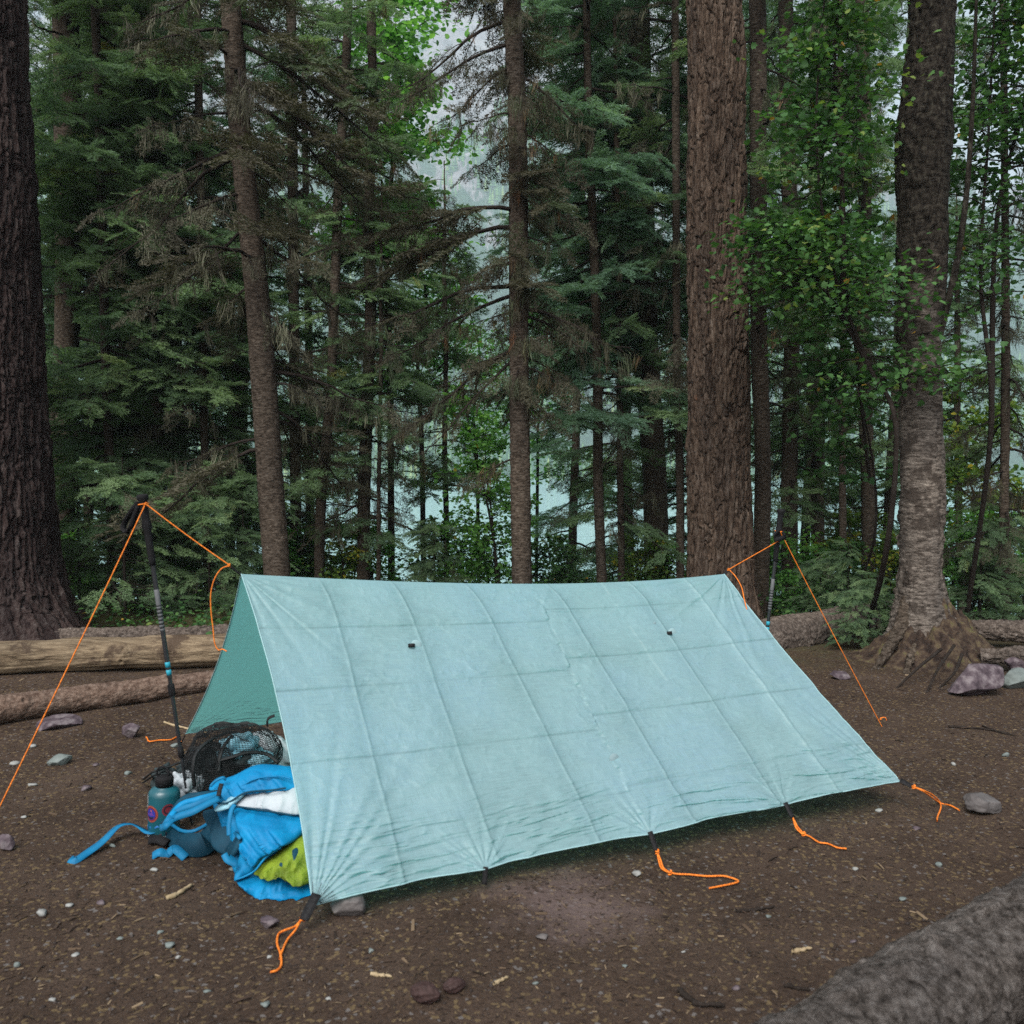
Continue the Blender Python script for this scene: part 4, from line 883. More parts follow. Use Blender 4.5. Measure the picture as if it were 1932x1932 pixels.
def panel(A, B, ties, front=True, seed=0):
    n0 = norm(np.cross(B-A, RR-RL)); n0 = n0*np.sign(n0[2])
    E = A+(B-A)*U[..., None]
    Rg = ridge(U); Pp = Rg+(E-Rg)*Vv[..., None]
    slope = norm(E-Rg)
    # edges pulled in between the tie-outs
    tg = np.array(sorted(ties)); i = np.clip(np.searchsorted(tg, U)-1, 0, len(tg)-2)
    lu = np.clip((U-tg[i])/(tg[i+1]-tg[i]), 0, 1); sc_ = 4*lu*(1-lu); gap = (tg[i+1]-tg[i])
    Pp -= slope*(.030*sc_*gap*2.2*Vv**5)[..., None]*.6
    side = norm(RR-RL); ev = 4*Vv*(1-Vv)
    Pp += side*(.030*ev*(np.exp(-U/.10)-np.exp(-(1-U)/.10)))[..., None]
    W, Hh = 2.3, 1.25
    x, y = U*W, Vv*Hh
    d = -.018*np.sin(PI*Vv)*np.sin(PI*U)+.003*fbm(x*2.2, y*2.2, seed, 3, 2)
    tint = np.zeros_like(U); dark = np.zeros_like(U); useam = .548+(.499-.548)*Vv
    for ut, ub in ((.145, .12), (.282, .255), (.427, .415), (.60, .58), (.78, .745), (.91, .868)):
        uc = ut+(ub-ut)*Vv-.030*np.exp(-Vv/.07)*(.3+2*ut*(1-ut))
        e = (U-uc)*W+.004*fbm(y*3+ut*40, 0*y, 0, 2, 4)
        sg = 1 if int(ut*100) % 2 else -1
        dark = np.maximum(dark, .36*np.exp(-((e-.007)/.0042)**2)*(.7+.4*fbm(y*14, ut*50, 0, 3, 7))); d += .0045*np.exp(-(np.abs(e)/.008))*(1 if front else .6)+.010*sg*np.tanh(e/.05)*np.exp(-(e/.14)**2)
        tint = np.maximum(tint, .12*np.exp(-(e/.006)**2)*(.4+.6*(fbm(y*30, 0*y, ut*99, 2, 3) > -.2)))
    for vl, vr in ((.180, .125), (.395, .345), (.635, .58), (.86, .84)):
        vc = vl; e = Hh*(Vv-np.where(U < useam, vl+.02*(1-U/.5)*(vl < .5), vr))+.003*fbm(x*3+vc*30, 0*x, 0, 2, 4)
        dark = np.maximum(dark, (.38 if vl < .8 else .2)*np.exp(-(e/.0042)**2)*(.65+.5*fbm(x*7, vc*50, 0, 3, 8))); d -= .004*np.exp(-np.abs(e)/.007)*sm((fbm(x*4, x*0, vc*70, 2, 5)+.6)/.8)+.004*np.tanh(e/.03)*np.exp(-(e/.09)**2)
    # crinkled white seam running to the middle tie-out
    uc = .545+(.499-.545)*Vv; e = (U-uc)*W
    if front:
        tint = np.maximum(tint, .2*np.exp(-(e/.007)**2)*(fbm(y*26, x*8, 0, 3, 6) > .05)*sm((Vv-.25)/.2)); d += .004*np.exp(-(e/.008)**2)*fbm(y*50, x*0, 0, 2, 6)
        tint = np.maximum(tint, .22*np.exp(-((U-.70)*W/.006)**2)*(fbm(y*20, x*8, 9, 3, 6) > 0)*(Vv < .6))
        dark = np.maximum(dark, .12*np.exp(-((U-useam)*W/.004)**2))
    # wrinkles gathering along the lower hem
    lowv = sm((Vv-.68)/.30)
    sk = x*1.0+y*.25
    wr = 1-np.abs(fbm(sk*2.6, (y-.05*np.sin(sk*3))*26, 0, 4, 13)); wr = wr**3
    d += lowv*(.0105*wr*(.35+sc_)+.003*fbm(x*8, y*60, 1, 3, 14))
    d += .0028*sm((fbm(x*2.5, y*2.5, 5, 2, 19)-.05)/.4)*(1-np.abs(fbm(x*11+y*4, y*22-x*6, 4, 3, 20)))**2
    d += .0022*(1-np.abs(fbm(x*17+y*9, y*25-x*5, 4, 3, 24)))**2
    # radial puckers at the corners and ties
    for (cu, cv, rr_, am, fq) in ((0, 1, .42, .0042, 37), (1, 1, .36, .004, 37), (0, 0, .5, .003, 25), (1, 0, .6, .004, 27), *[(q, 1, .13, .005, 9) for q in tg[1:-1]]):
        dx, dy = (U-cu)*W, (Vv-cv)*Hh; r_ = np.hypot(dx, dy); an = np.arctan2(dy, dx)
        d += am*np.sin(an*fq+2.4*noise(an*7, 0*an, cu*9+cv, 3))*np.exp(-r_/rr_)*sm(r_/.05)
    for cu, cv in ((0, 1), (1, 1)):
        dx, dy = (U-cu)*W, (Vv-cv)*Hh; tint = np.maximum(tint, .12*(np.hypot(dx, dy) < .10))
    tint = tint-np.clip(dark, 0, 1)*(tint < .3)
    d *= sm(np.minimum(1, Vv*22+.15))
    Pp = Pp+n0*d[..., None]
    return Pp, tint, n0
def put_panel(name, Pp, tint, seedoff):
    return build(name, Pp.reshape(-1, 3), grid_faces(NU, NV), M['tarp'], tarp, True, tint=tint.ravel(), uv=np.stack([U.ravel()*2.3+seedoff, Vv.ravel()*1.25+seedoff], -1))
TF = (0, .235, .499, .755, 1)
Pf, tf, nf = panel(FL, FR, TF); put_panel('front_panel', Pf, tf, 0)
Pk, tk, nb_ = panel(BL, BR, (0, .25, .5, .75, 1), False, 5); put_panel('back_panel', Pk, tk, 7)
M['hem'] = surf('tarp_hem', [(.3, (.20, .34, .36)), (.7, (.25, .40, .42))], 40, .5)
M['webbing'] = surf('black_webbing', [(.3, (.006, .006, .007)), (.7, (.016, .016, .017))], 80, .7)
hm = MB()
for Pq in (Pf, Pk):
    for line in (Pq[::6, 0], Pq[::6, -1], Pq[-1, ::6]):
        hm.add(*tubes(line, np.full(len(line), .0024), 6))
hm.build('hem', M['hem'], tarp, True)
def at(Pq, uu_, vv_): return Pq[int(vv_*(NV-1)), int(uu_*(NU-1))]
def strap_bit(a, b_, w_=.016, th=.003, nn=7, name='tie_out', mat='webbing', parent=tarp, slack=0.0):
    a, b_ = np.asarray(a, float), np.asarray(b_, float); q = np.linspace(0, 1, nn)[:, None]; cl = a+(b_-a)*q; cl[:, 2] -= slack*4*(q*(1-q))[:, 0]
    return ribbon(name, cl, w_, th, mat, parent)
def ribbon(name, cl, w_, th, mat, parent=None, nrm=(0, -.5, 1), twist=0.0, mb=None, origin=None):
    cl = np.asarray(cl, float); K = len(cl); T = norm(np.gradient(cl, axis=0)); N0 = norm(np.asarray(nrm, float)); N0 = np.broadcast_to(N0, cl.shape) if N0.ndim == 1 else N0
    S = norm(np.cross(T, N0)); Nn = np.cross(S, T)
    tw = np.linspace(0, twist, K)[:, None] if np.isscalar(twist) else np.asarray(twist)[:, None]
    S, Nn = S*np.cos(tw)+Nn*np.sin(tw), Nn*np.cos(tw)-S*np.sin(tw)
    wv = np.broadcast_to(np.asarray(w_, float), (K,))[:, None]/2; h = th/2
    V = np.stack([cl-S*wv-Nn*h, cl+S*wv-Nn*h, cl+S*wv+Nn*h, cl-S*wv+Nn*h], 1).reshape(-1, 3)
    Fq = np.concatenate([grid_faces(4, K, True), [[3, 2, 1, 0]], [[4*K-4, 4*K-3, 4*K-2, 4*K-1]]])
    if mb is not None: mb.add(V, Fq); return
    return build(name, V, Fq, M[mat], parent, False, origin=origin, tint=np.zeros(len(V)))
c_out = lambda a, b_, k: a+(b_-a)*k
pt_ = at(Pf, 0, 1); strap_bit(pt_+[.008, .012, .03], P(573, 1736, 2.53), .03)
pt_ = at(Pf, 1, 1); strap_bit(pt_+[-.005, 0, .005], P(1721, 1484, 3.49), .024)
pt_ = at(Pf, .499, 1); TM = P(1240, 1608, pt_[1]-.03); strap_bit(pt_+[0, 0, .01], TM, .018)
pt_ = at(Pf, .755, 1); TE = P(1496, 1543, pt_[1]-.03); strap_bit(pt_+[0, 0, .01], TE, .018)
pt_ = at(Pf, .235, 1); strap_bit(pt_+[0, 0, .008], pt_+[-.004, -.012, -.045], .016)
strap_bit(RL+[0, 0, -.004], P(434, 1068, 3.32), .014); strap_bit(RR+[0, 0, -.004], P(1373, 1075, 4.24), .014)
strap_bit(BL, BL+[-.03, .03, -.05], .014)
# mid-panel tie-outs with clear round patches
M['patch'] = surf('clear_patch', [(.3, (.2, .31, .33)), (.7, (.24, .36, .38))], 60, .7, spec=.1)
M['repair'] = surf('grey_repair_spot', [(.3, (.15, .23, .25)), (.7, (.2, .28, .3))], 90, .8, spec=.1)
def disc(name, c, n_, ra, mat, off=.0015):
    a = norm(np.cross(n_, [0, 0, 1.])); b_ = np.cross(a, n_); th = np.arange(28)*2*PI/28; rim = np.stack([np.cos(th), np.sin(th)], -1)@np.stack([a, b_])
    V = np.concatenate([c+n_*off+rim*ra, c+n_*(off+.001)+rim*ra*.92, [c+n_*(off+.0012)]]); i = np.arange(28); j = (i+1) % 28
    return build(name, V, [np.stack([i, j, j+28, i+28], -1), np.stack([i+28, j+28, i*0+56], -1)], M[mat], tarp, True, tint=np.zeros(57))
def uvat(x, y):
    """indices of the front panel point seen at (x, y)."""
    c_, s_ = math.cos(PITCH), math.sin(PITCH); q = Pf-[0, 0, EYE]
    fz = q[..., 1]*c_-q[..., 2]*s_; yy_ = q[..., 1]*s_+q[..., 2]*c_
    i = np.argmin((CX+F*q[..., 0]/fz-x)**2+(CX-F*yy_/fz-y)**2); return Pf.reshape(-1, 3)[i]
for x, y in ((785, 1218), (1268, 1195)):
    p = uvat(x, y); d_ = disc('tie_out_patch', p, nf, .021, 'patch')
    cl = smooth_poly([p+nf*.004+norm(RL-RR)*.006, p+nf*.02+norm(RL-RR)*.016, p+nf*.012+norm(RL-RR)*.032, p+nf*.005+norm(RL-RR)*.02], 14)
    ribbon('tie_out', cl, .014, .003, 'webbing', tarp, nrm=nf)
disc('repair_spot', uvat(1158, 1432), nf, .02, 'repair'); disc('repair_spot', uvat(1235, 1176), nf, .007, 'repair')
# dark stitching at the near corner
for k in range(6):
    a0 = at(Pf, 0, 1)+nf*.004; f_ = norm((at(Pf, .25, .93)-at(Pf, 0, 1))*k+(at(Pf, .02, .7)-at(Pf, 0, 1))*(5-k)*.8)
    V, Fq = tubes(np.linspace(a0+f_*.02, a0+f_*.072, 5)+nf*.002, np.full(5, .0009), 5); build('stitching', V, Fq, M['webbing'], tarp, tint=np.zeros(len(V)))
# little black toggle on the left edge
p = P(505, 1360, 3.02); ribbon('edge_loop', smooth_poly([P(518, 1350, 2.98), P(506, 1356, 2.98), P(504, 1370, 2.99)], 10), .012, .003, 'webbing', tarp)
# ------------------------------------------------------------------ orange guy lines
M['cord'] = surf('orange_cord', [(.4, (.42, .095, .01)), (.6, (.75, .22, .03))], 200, .6, bumps=[(500, .5, .002)])
def cord(label, paths, rr=.0024, knots=(), name='guy_line'):
    paths = [np.asarray(p, float) for p in paths]; o0 = paths[0][0]
    mb = MB()
    for p in paths:
        L = max(24, len(p)*14); cl = smooth_poly(p, L); mb.add(*tubes(cl, np.full(L, rr)*(1+.12*np.sin(np.arange(L)*2.2)), 7))
    for k in knots:
        k = np.asarray(k, float); th = np.linspace(0, 2*PI*2.2, 36)
        cl = k+np.stack([np.cos(th)*rr*1.6, np.sin(th)*rr*1.6, np.linspace(-rr*2.5, rr*2.5, 36)], -1); mb.add(*tubes(cl, np.full(36, rr*1.0), 6))
    return tag(mb.build(name, M['cord'], None, True, origin=o0), label, 'guy line')
def gp(x, y, h=.008):
    p = G(x, y); p[2] = float(gz(p[0], p[1]))+h; return p
def straight(a, b_, n=6, sag=.0):
    q = np.linspace(0, 1, n)[:, None]; p = a+(b_-a)*q; p[:, 2] -= sag*4*(q*(1-q))[:, 0]; return p
LT, LB = P(268, 932, 3.30), None
pbase = G(362, 1560); LB = np.array([pbase[0], pbase[1], float(gz(pbase[0], pbase[1]))])
RT = P(1474, 960, 4.52); rb = G(1425, 1384); RB = np.array([rb[0], rb[1], float(gz(rb[0], rb[1]))])
def loop(c, ax, ra, n=22):
    a = norm(np.cross(ax, [0, 1., .2])); b_ = np.cross(ax, a); th = np.linspace(0, 2*PI, n); return c+ra*(a*np.cos(th)[:, None]+b_*np.sin(th)[:, None])
axl, axr = norm(LB-LT), norm(RB-RT)
kl = LT+axl*.038; kr = RT+axr*.115
kn = kl+[.014, -.018, 0]
g = gp(-62, 1646, 0)
cord('long orange guy line running from the left pole down out of the left edge', [straight(kn, g, sag=.01), loop(kl, axl, .0175)], knots=[kn])
cord('orange guy line from the left pole to the tarp ridge with its tail hanging down', [straight(kn+[.006, 0, -.002], P(434, 1067, 3.32), sag=.004),
     [P(434, 1067, 3.32), P(418, 1073, 3.31), P(405, 1092, 3.30), P(398, 1118, 3.3), P(398, 1150, 3.3), P(402, 1185, 3.3), P(405, 1213, 3.3), P(412, 1226, 3.3), P(420, 1225, 3.29), P(428, 1229, 3.28)]], knots=[P(432, 1067, 3.31)])
kq = kr+[.004, -.016, -.02]
cord('orange guy line from the right pole to the tarp ridge with a short hanging tail', [straight(kr+[-.005, -.014, -.05], P(1374, 1075, 4.24)), [P(1376, 1075, 4.23), P(1388, 1088, 4.2), P(1399, 1108, 4.15), P(1404, 1130, 4.08), P(1409, 1150, 4.05)]], knots=[P(1374, 1075, 4.23)])
gr_ = gp(1664, 1371, .0)
cord('thin orange guy line slanting from the right pole to the ground before the birch', [straight(kr+[.002, -.018, 0], gr_, sag=.006), loop(kr, axr, .0175), [gr_+[-.006, .006, .045], gr_+[.014, -.002, .05], gr_+[.022, -.004, .035]]], knots=[gr_+[-.006, .005, .04]])
cord('doubled orange cord hanging in a kinked loop below the near left corner', [[P(567, 1737, 2.55), P(556, 1748, 2.53), P(535, 1756, 2.5), gp(525, 1768), gp(523, 1785), gp(529, 1803), gp(531, 1822), gp(524, 1834), gp(510, 1839)],
     [P(567, 1737, 2.55), P(557, 1755, 2.52), gp(543, 1777), gp(533, 1798), gp(528, 1812)]], .0032, [P(570, 1733, 2.55)])
cord('orange cord folded back on itself on the dirt in front of the tarp', [[TM, P(1246, 1622, TM[1]-.02), gp(1253, 1638), gp(1272, 1648), gp(1300, 1649), gp(1335, 1652), gp(1365, 1653), gp(1389, 1658), gp(1391, 1664), gp(1368, 1671), gp(1338, 1676)],
     [TM, P(1243, 1624, TM[1]-.02), gp(1248, 1637), gp(1262, 1646)]], .0032, [TM, gp(1264, 1646, .006)])
cord('orange cord trailing on the dirt below the right half of the hem', [[TE, P(1505, 1560, TE[1]-.02), gp(1517, 1577), gp(1528, 1582), gp(1545, 1592), gp(1562, 1595), gp(1580, 1603), gp(1597, 1605)], [TE, P(1502, 1562, TE[1]-.02), gp(1514, 1578)]], .0032, [gp(1516, 1577, .006)])
cord('orange cord forked on the ground at the far right corner', [[P(1722, 1484, 3.49), P(1742, 1491, 3.46), P(1760, 1500, 3.52), gp(1773, 1511), gp(1775, 1522), gp(1769, 1536), gp(1768, 1548)], [P(1722, 1484, 3.49), P(1742, 1493, 3.46), gp(1773, 1512), gp(1793, 1518), gp(1810, 1526)]], .0032, [P(1724, 1485, 3.48)])
cord('short orange cord at the back corner of the tarp', [[BL+[-.03, .03, -.05], gp(335, 1392), gp(322, 1397), gp(300, 1400), gp(282, 1402), gp(278, 1396), gp(276, 1392)]], .0036)
# ------------------------------------------------------------------ trekking poles
M['grip'] = surf('black_foam', [(.3, (.005, .005, .006)), (.7, (.011, .011, .012))], 60, .8, bumps=[(200, .4, .001)])
M['shaft'] = surf('black_shaft', [(.3, (.012, .013, .015)), (.7, (.02, .022, .025))], 30, .3, spec=.5)
M['teal_paint'] = surf('teal_paint', [(.3, (.02, .22, .30)), (.7, (.03, .28, .38))], 30, .35)
M['grey_print'] = surf('grey_print', [(.3, (.07, .075, .08)), (.7, (.11, .115, .12))], 200, .5)
def along(T_, ax, s): return T_+ax*s
def lathe(prof, T_, ax, sides=20):
    prof = np.array(prof); cl = T_+ax*prof[:, :1]; V, Fq = tubes(np.array([T_, T_+ax]), np.ones(2)*.01, sides)
    a = norm(np.cross(ax, [0, 1., .1])); b_ = np.cross(ax, a); th = np.arange(sides)*2*PI/sides
    V = cl[:, None]+prof[:, 1][:, None, None]*(a*np.cos(th)[:, None]+b_*np.sin(th)[:, None])
    return V.reshape(-1, 3), grid_faces(sides, len(prof), True)
def pole(label, T_, B_, strap):
    ax = norm(B_-T_); L = np.linalg.norm(B_-T_); t = thing('trekking_pole', label, 'trekking pole', B_)
    def part(name, prof, mat):
        V, Fq = lathe(prof, T_, ax); return build(name, V, Fq, M[mat], t, True, tint=np.zeros(len(V)))
    part('grip', [(0, .001), (.001, .016), (.006, .0215), (.016, .0215), (.026, .016), (.045, .0135), (.065, .0155), (.085, .0135), (.105, .016), (.125, .0185), (.14, .0135), (.16, .0135), (.25, .0125), (.27, .011), (.272, .001)], 'grip')
    part('upper_shaft', [(.26, .0088), (L*.55, .0085)], 'shaft')
    part('print_band', [(.36, .0092), (.3601, .0093), (.42, .0093)], 'grey_print')
    for k in range(7):
        part('print_letter', [(.425+k*.014, .0091), (.4251+k*.014, .0093), (.433+k*.014, .0093), (.4331+k*.014, .0091)], 'grey_print')
    for k in range(2): part('teal_band', [(L*.545-.055+k*.03, .009), (L*.545-.0549+k*.03, .0094), (L*.545-.035+k*.03, .0094), (L*.545-.0349+k*.03, .009)], 'teal_paint')
    part('clamp', [(L*.545+.03, .009), (L*.545+.032, .0125), (L*.545+.07, .0125), (L*.545+.075, .009)], 'grip')
    c = T_+ax*(L*.545+.05); lv = MB().add(*tubes([c+[-.006, -.012, .02], c+[.014, -.014, 0], c+[.012, -.012, -.022]], [.005, .0055, .003], 6)); lv.build('clamp_lever', M['grip'], t, True)
    part('lower_shaft', [(L*.5, .0073), (L*.78, .007), (L*.80, .006), (L-.03, .0058)], 'shaft')
    part('clamp', [(L*.76, .0075), (L*.762, .011), (L*.79, .011), (L*.792, .0075)], 'grip')
    part('tip', [(L-.035, .006), (L-.03, .0065), (L-.012, .003), (L+.006, .0012)], 'grip')
    part('basket', [(L-.075, .007), (L-.073, .011), (L-.07, .019), (L-.067, .019), (L-.062, .008)], 'grip')
    ribbon('strap', smooth_poly(strap, 40), .023, .003, 'grip', t, nrm=(.75, -.6, .2))
    return t
def lp(x, y, d): return P(x, y, d)
pole('black trekking pole with dangling wrist strap propping the left end of the ridge', LT, LB, [lp(262, 948, 3.31), lp(248, 966, 3.31), lp(236, 985, 3.32), lp(233, 997, 3.32), lp(240, 1003, 3.31), lp(247, 996, 3.29), lp(253, 978, 3.29), lp(262, 955, 3.29)])
pole('black trekking pole with upright grip standing beyond the right end of the tarp', RT, RB, [lp(1471, 1000, 4.5), lp(1463, 1008, 4.48), lp(1462, 1016, 4.48), lp(1470, 1017, 4.48), lp(1481, 1012, 4.5), lp(1476, 1003, 4.5)])
# ------------------------------------------------------------------ the pack and gear at the open end
def Cc(cx, cy): return 128.8+cx*.2333, 1352.4+cy*.2333
def dep(y, near=2.72): return near+(1705-y)/260*.27
def pillow(name, out, mat, parent=None, T=.05, off=0.0, n=110, K=22, wr=.004, seed=0, fold=(0, 0), origin=None, backT=None, wf=(26, 9), near=2.72, power=2.6):
    o = smooth_poly([Cc(*q) for q in out], n, True); c = o.mean(0)
    r = np.linspace(0, 1, K)**.8; front = []; back = []
    for side_, arr in ((1, front), (-1, back)):
        for q in r:
            p = c+(o-c)*q; h = (1-q**power)**.5
            D = dep(p[:, 1], near)+off
            w3 = np.array([P(x, y, d) for (x, y), d in zip(p, D)])
            f = fbm(w3[:, 0]*wf[0]+w3[:, 2]*fold[0], w3[:, 2]*wf[1]+w3[:, 0]*fold[1], seed, 3, seed)
            th = T if side_ > 0 else (backT or T)
            w3[:, 1] -= side_*th*h-(wr*3*(1-np.abs(f))**2*min(1, 3*(1-q)) if side_ > 0 else 0)*-1
            arr.append(w3)
    rows = front+back[::-1][1:]
    V = np.array(rows); Kt = len(rows); V = V.reshape(-1, 3)
    V[:, 2] = np.maximum(V[:, 2], gz(V[:, 0], V[:, 1])+.003)
    return build(name, V, grid_faces(n, Kt, True), M[mat], parent, True, origin=origin, tint=np.zeros(len(V)))
M['blue'] = surf('bright_blue_nylon', [(.3, (.0, .11, .26)), (.7, (.001, .19, .40))], 12, .6, spec=.2, bumps=[(22, .45, .012), (600, .3, .001)], dist=1)
M['blue_dark'] = surf('navy_padding', [(.3, (.004, .028, .05)), (.7, (.007, .048, .08))], 20, .7, bumps=[(500, .3, .001)])
M['blue_web'] = surf('blue_webbing', [(.3, (.003, .10, .22)), (.7, (.006, .15, .30))], 20, .6, spec=.2, bumps=[(700, .4, .001)])
M['white_cloth'] = surf('white_nylon', [(.3, (.27, .31, .34)), (.7, (.38, .42, .45))], 10, .5, bumps=[(20, .5, .01)])
M['lime'] = surf('lime_lining', [(.35, (.08, .12, .012)), (.6, (.18, .25, .022))], 12, .45, bumps=[(26, .8, .02)])
M['mesh'] = surf('black_mesh', [(.3, (.008, .009, .010)), (.7, (.018, .02, .021))], 40, .6)
M['sack_blue'] = surf('light_blue_sack', [(.3, (.10, .30, .40)), (.7, (.30, .48, .55))], 14, .45, bumps=[(30, .6, .01)])
bo = G(700, 1700); pack = thing('backpack', 'bright blue backpack lying open at the mouth of the tarp with straps spread out', 'backpack', (bo[0]*.0-1.02, 2.95, 0))
pillow('main_body', [(1180, 600), (1300, 500), (1500, 415), (1750, 400), (2050, 460), (2200, 800), (2200, 1300), (2080, 1480), (1800, 1515), (1560, 1480), (1440, 1370), (1340, 1200), (1280, 950), (1200, 760)], 'blue', pack, .10, .14, seed=3, wr=.008)
pillow('top_flap', [(1140, 570), (1210, 520), (1330, 480), (1480, 405), (1600, 388), (1800, 420), (1900, 560), (1650, 590), (1440, 610), (1300, 690), (1210, 700), (1190, 620)], 'blue', pack, .045, .055, seed=4, wr=.006, fold=(30, 0))
pillow('white_panel', [(1350, 695), (1420, 640), (1520, 590), (1700, 570), (1900, 570), (1950, 760), (1790, 785), (1650, 745), (1540, 728), (1430, 730), (1370, 715)], 'white_cloth', pack, .035, .045, seed=5, wr=.003)
pillow('side_pocket', [(1190, 735), (1290, 650), (1400, 600), (1440, 612), (1380, 680), (1300, 740), (1210, 762)], 'sack_blue', pack, .03, .03, seed=6)
pillow('front_drape', [(1350, 720), (1480, 735), (1650, 760), (1810, 790), (1950, 850), (1880, 960), (1720, 1050), (1600, 1130), (1510, 1240), (1430, 1290), (1350, 1320), (1368, 1180), (1385, 1040), (1400, 930), (1372, 820)], 'blue', pack, .05, .045, seed=7, wr=.018, wf=(10, 5), fold=(12, 4))
pillow('lining', [(1500, 1262), (1580, 1175), (1690, 1095), (1850, 975), (1990, 970), (2000, 1310), (1870, 1310), (1810, 1300), (1790, 1230), (1730, 1215), (1690, 1250), (1600, 1265)], 'lime', pack, .04, .045, seed=8, wr=.016, wf=(13, 11))
pillow('pocket_opening', [(1700, 1190), (1780, 1110), (1840, 1060), (1870, 1100), (1880, 1190), (1830, 1240), (1760, 1220)], 'blue_dark', pack, .015, .01, seed=9)
pillow('bottom_panel', [(1355, 1300), (1450, 1295), (1560, 1275), (1700, 1262), (1790, 1240), (1810, 1350), (1960, 1360), (1990, 1500), (1750, 1512), (1600, 1490), (1500, 1440), (1430, 1380)], 'blue', pack, .05, .06, seed=10, wr=.006)
pillow('back_padding', [(1090, 770), (1200, 745), (1350, 760), (1400, 900), (1395, 1090), (1280, 1120), (1180, 1060), (1150, 980), (1150, 870)], 'blue_dark', pack, .03, .10, seed=11)
for k, pts in enumerate(([(1365, 725), (1480, 742), (1650, 768), (1810, 795)], [(1352, 1318), (1430, 1290), (1510, 1242), (1600, 1135), (1720, 1055)], [(1215, 702), (1300, 690), (1440, 612), (1650, 592), (1760, 575)], [(1400, 560), (1520, 500), (1700, 480), (1800, 500)])):
    cl = smooth_poly(np.array([P(*Cc(*q), dep(Cc(*q)[1])+(.0 if k != 3 else .008)) for q in pts]), 30); V, Fq = tubes(cl, np.full(30, .0032), 6)
    build('seam', V, Fq, M['blue_dark' if k % 2 == 0 else 'blue'], pack, True, tint=np.zeros(len(V)))
# hip belt, shoulder strap and webbing
def C3(cx, cy, d=0.0, h=None):
    x, y = Cc(cx, cy); p = P(x, y, dep(y)+d)
    if h is not None: p = gp(x, y, h)
    return p
def rib(name, pts, w_, th, mat, nrm=(0, -.6, .8), tw=0.0, n=36, parent=pack):
    p = smooth_poly(np.array(pts), n); wv = np.interp(np.linspace(0, 1, n), np.linspace(0, 1, len(w_)), w_) if hasattr(w_, '__len__') else w_
    g_ = gz(p[:, 0], p[:, 1])+.003; p[:, 2] = np.maximum(p[:, 2], g_)
    return ribbon(name, p, wv, th, mat, parent, nrm, tw)
rib('hip_belt', [C3(810, 960, h=.02), C3(870, 1060, h=.03), C3(980, 1120, h=.035), C3(1100, 1120, h=.04), C3(1230, 1080, h=.06), C3(1390, 1040, .0)], [.03, .06, .075, .085, .085, .075], .016, 'blue_dark', (0, -.85, .5))
rib('belt_piping', [C3(805, 935, h=.035), C3(850, 1010, h=.055), C3(920, 1075, h=.065), C3(1010, 1090, h=.07), C3(1110, 1065, h=.08), C3(1230, 1015, h=.09), C3(1390, 985, -.02)], .011, .006, 'blue_web', (0, -.8, .6))
for k, (dx, dy, dd, w_) in enumerate(((0, 0, 0, .026), (25, -52, .01, .022), (-12, 46, -.012, .024), (30, -92, .02, .018))):
    rib('shoulder_strap', [C3(742, 945, h=.025+.004*k), C3(790+dx*.6, 860+dy*.5, .0+dd, None)+[0, -.02, 0], C3(880+dx, 770+dy, -.02+dd), C3(1010+dx, 725+dy, -.03+dd), C3(1120+dx*.7, 680+dy*.7, -.02+dd), C3(1225, 640+dy*.4, .0+dd)], [w_*.45, w_*.8, w_*.95, w_*.9, w_*.8], .003, ('blue_web', 'blue', 'blue_web', 'blue_dark')[k], (0, -.9, .45), tw=(k-1.5)*.35)
rib('load_strap', [C3(890, 690, 0), C3(960, 640, .0), C3(1060, 625, .0), C3(1150, 640, .02)], .013, .004, 'blue_dark')
rib('frame_strap', [C3(1300, 960, -.015), C3(1300, 870, -.015), C3(1318, 760, -.01), C3(1345, 710, -.005)], .014, .004, 'blue_web')
rib('grab_loop', [C3(1150, 560, .0), C3(1195, 515, -.01), C3(1250, 492, -.01), C3(1275, 510, .0)], .009, .004, 'blue_web')
rib('buckle_strap', [C3(1215, 640, -.03), C3(1225, 590, -.03), C3(1240, 540, -.03)], .014, .005, 'webbing')
rib('waist_webbing', [C3(5, 1172, h=.004), C3(60, 1178, h=.005), C3(150, 1130, h=.012), C3(280, 1070, h=.03), C3(400, 1010, h=.05), C3(500, 985, h=.05), C3(580, 980, h=.035), C3(660, 1010, h=.03), C3(740, 985, h=.03)], .036, .0025, 'blue_web', (0, -.45, .9), tw=np.interp(np.linspace(0, 1, 36), [0, .3, .55, .75, 1], [0, .1, .5, .9, .3]))
rib('waist_webbing', [C3(680, 1148, h=.006), C3(740, 1150, h=.02), C3(800, 1142, h=.008), C3(860, 1135, h=.025), C3(950, 1160, h=.006)], .03, .0025, 'blue_web', (0, -.6, .8))
rib('lower_webbing', [C3(1260, 1110, -.02), C3(1290, 1160, -.02), C3(1360, 1195, -.01)], .02, .003, 'blue_web')
rib('buckle', [C3(650, 1060, h=.02), C3(720, 1055, h=.022), C3(800, 1080, h=.02)], .03, .010, 'grip')
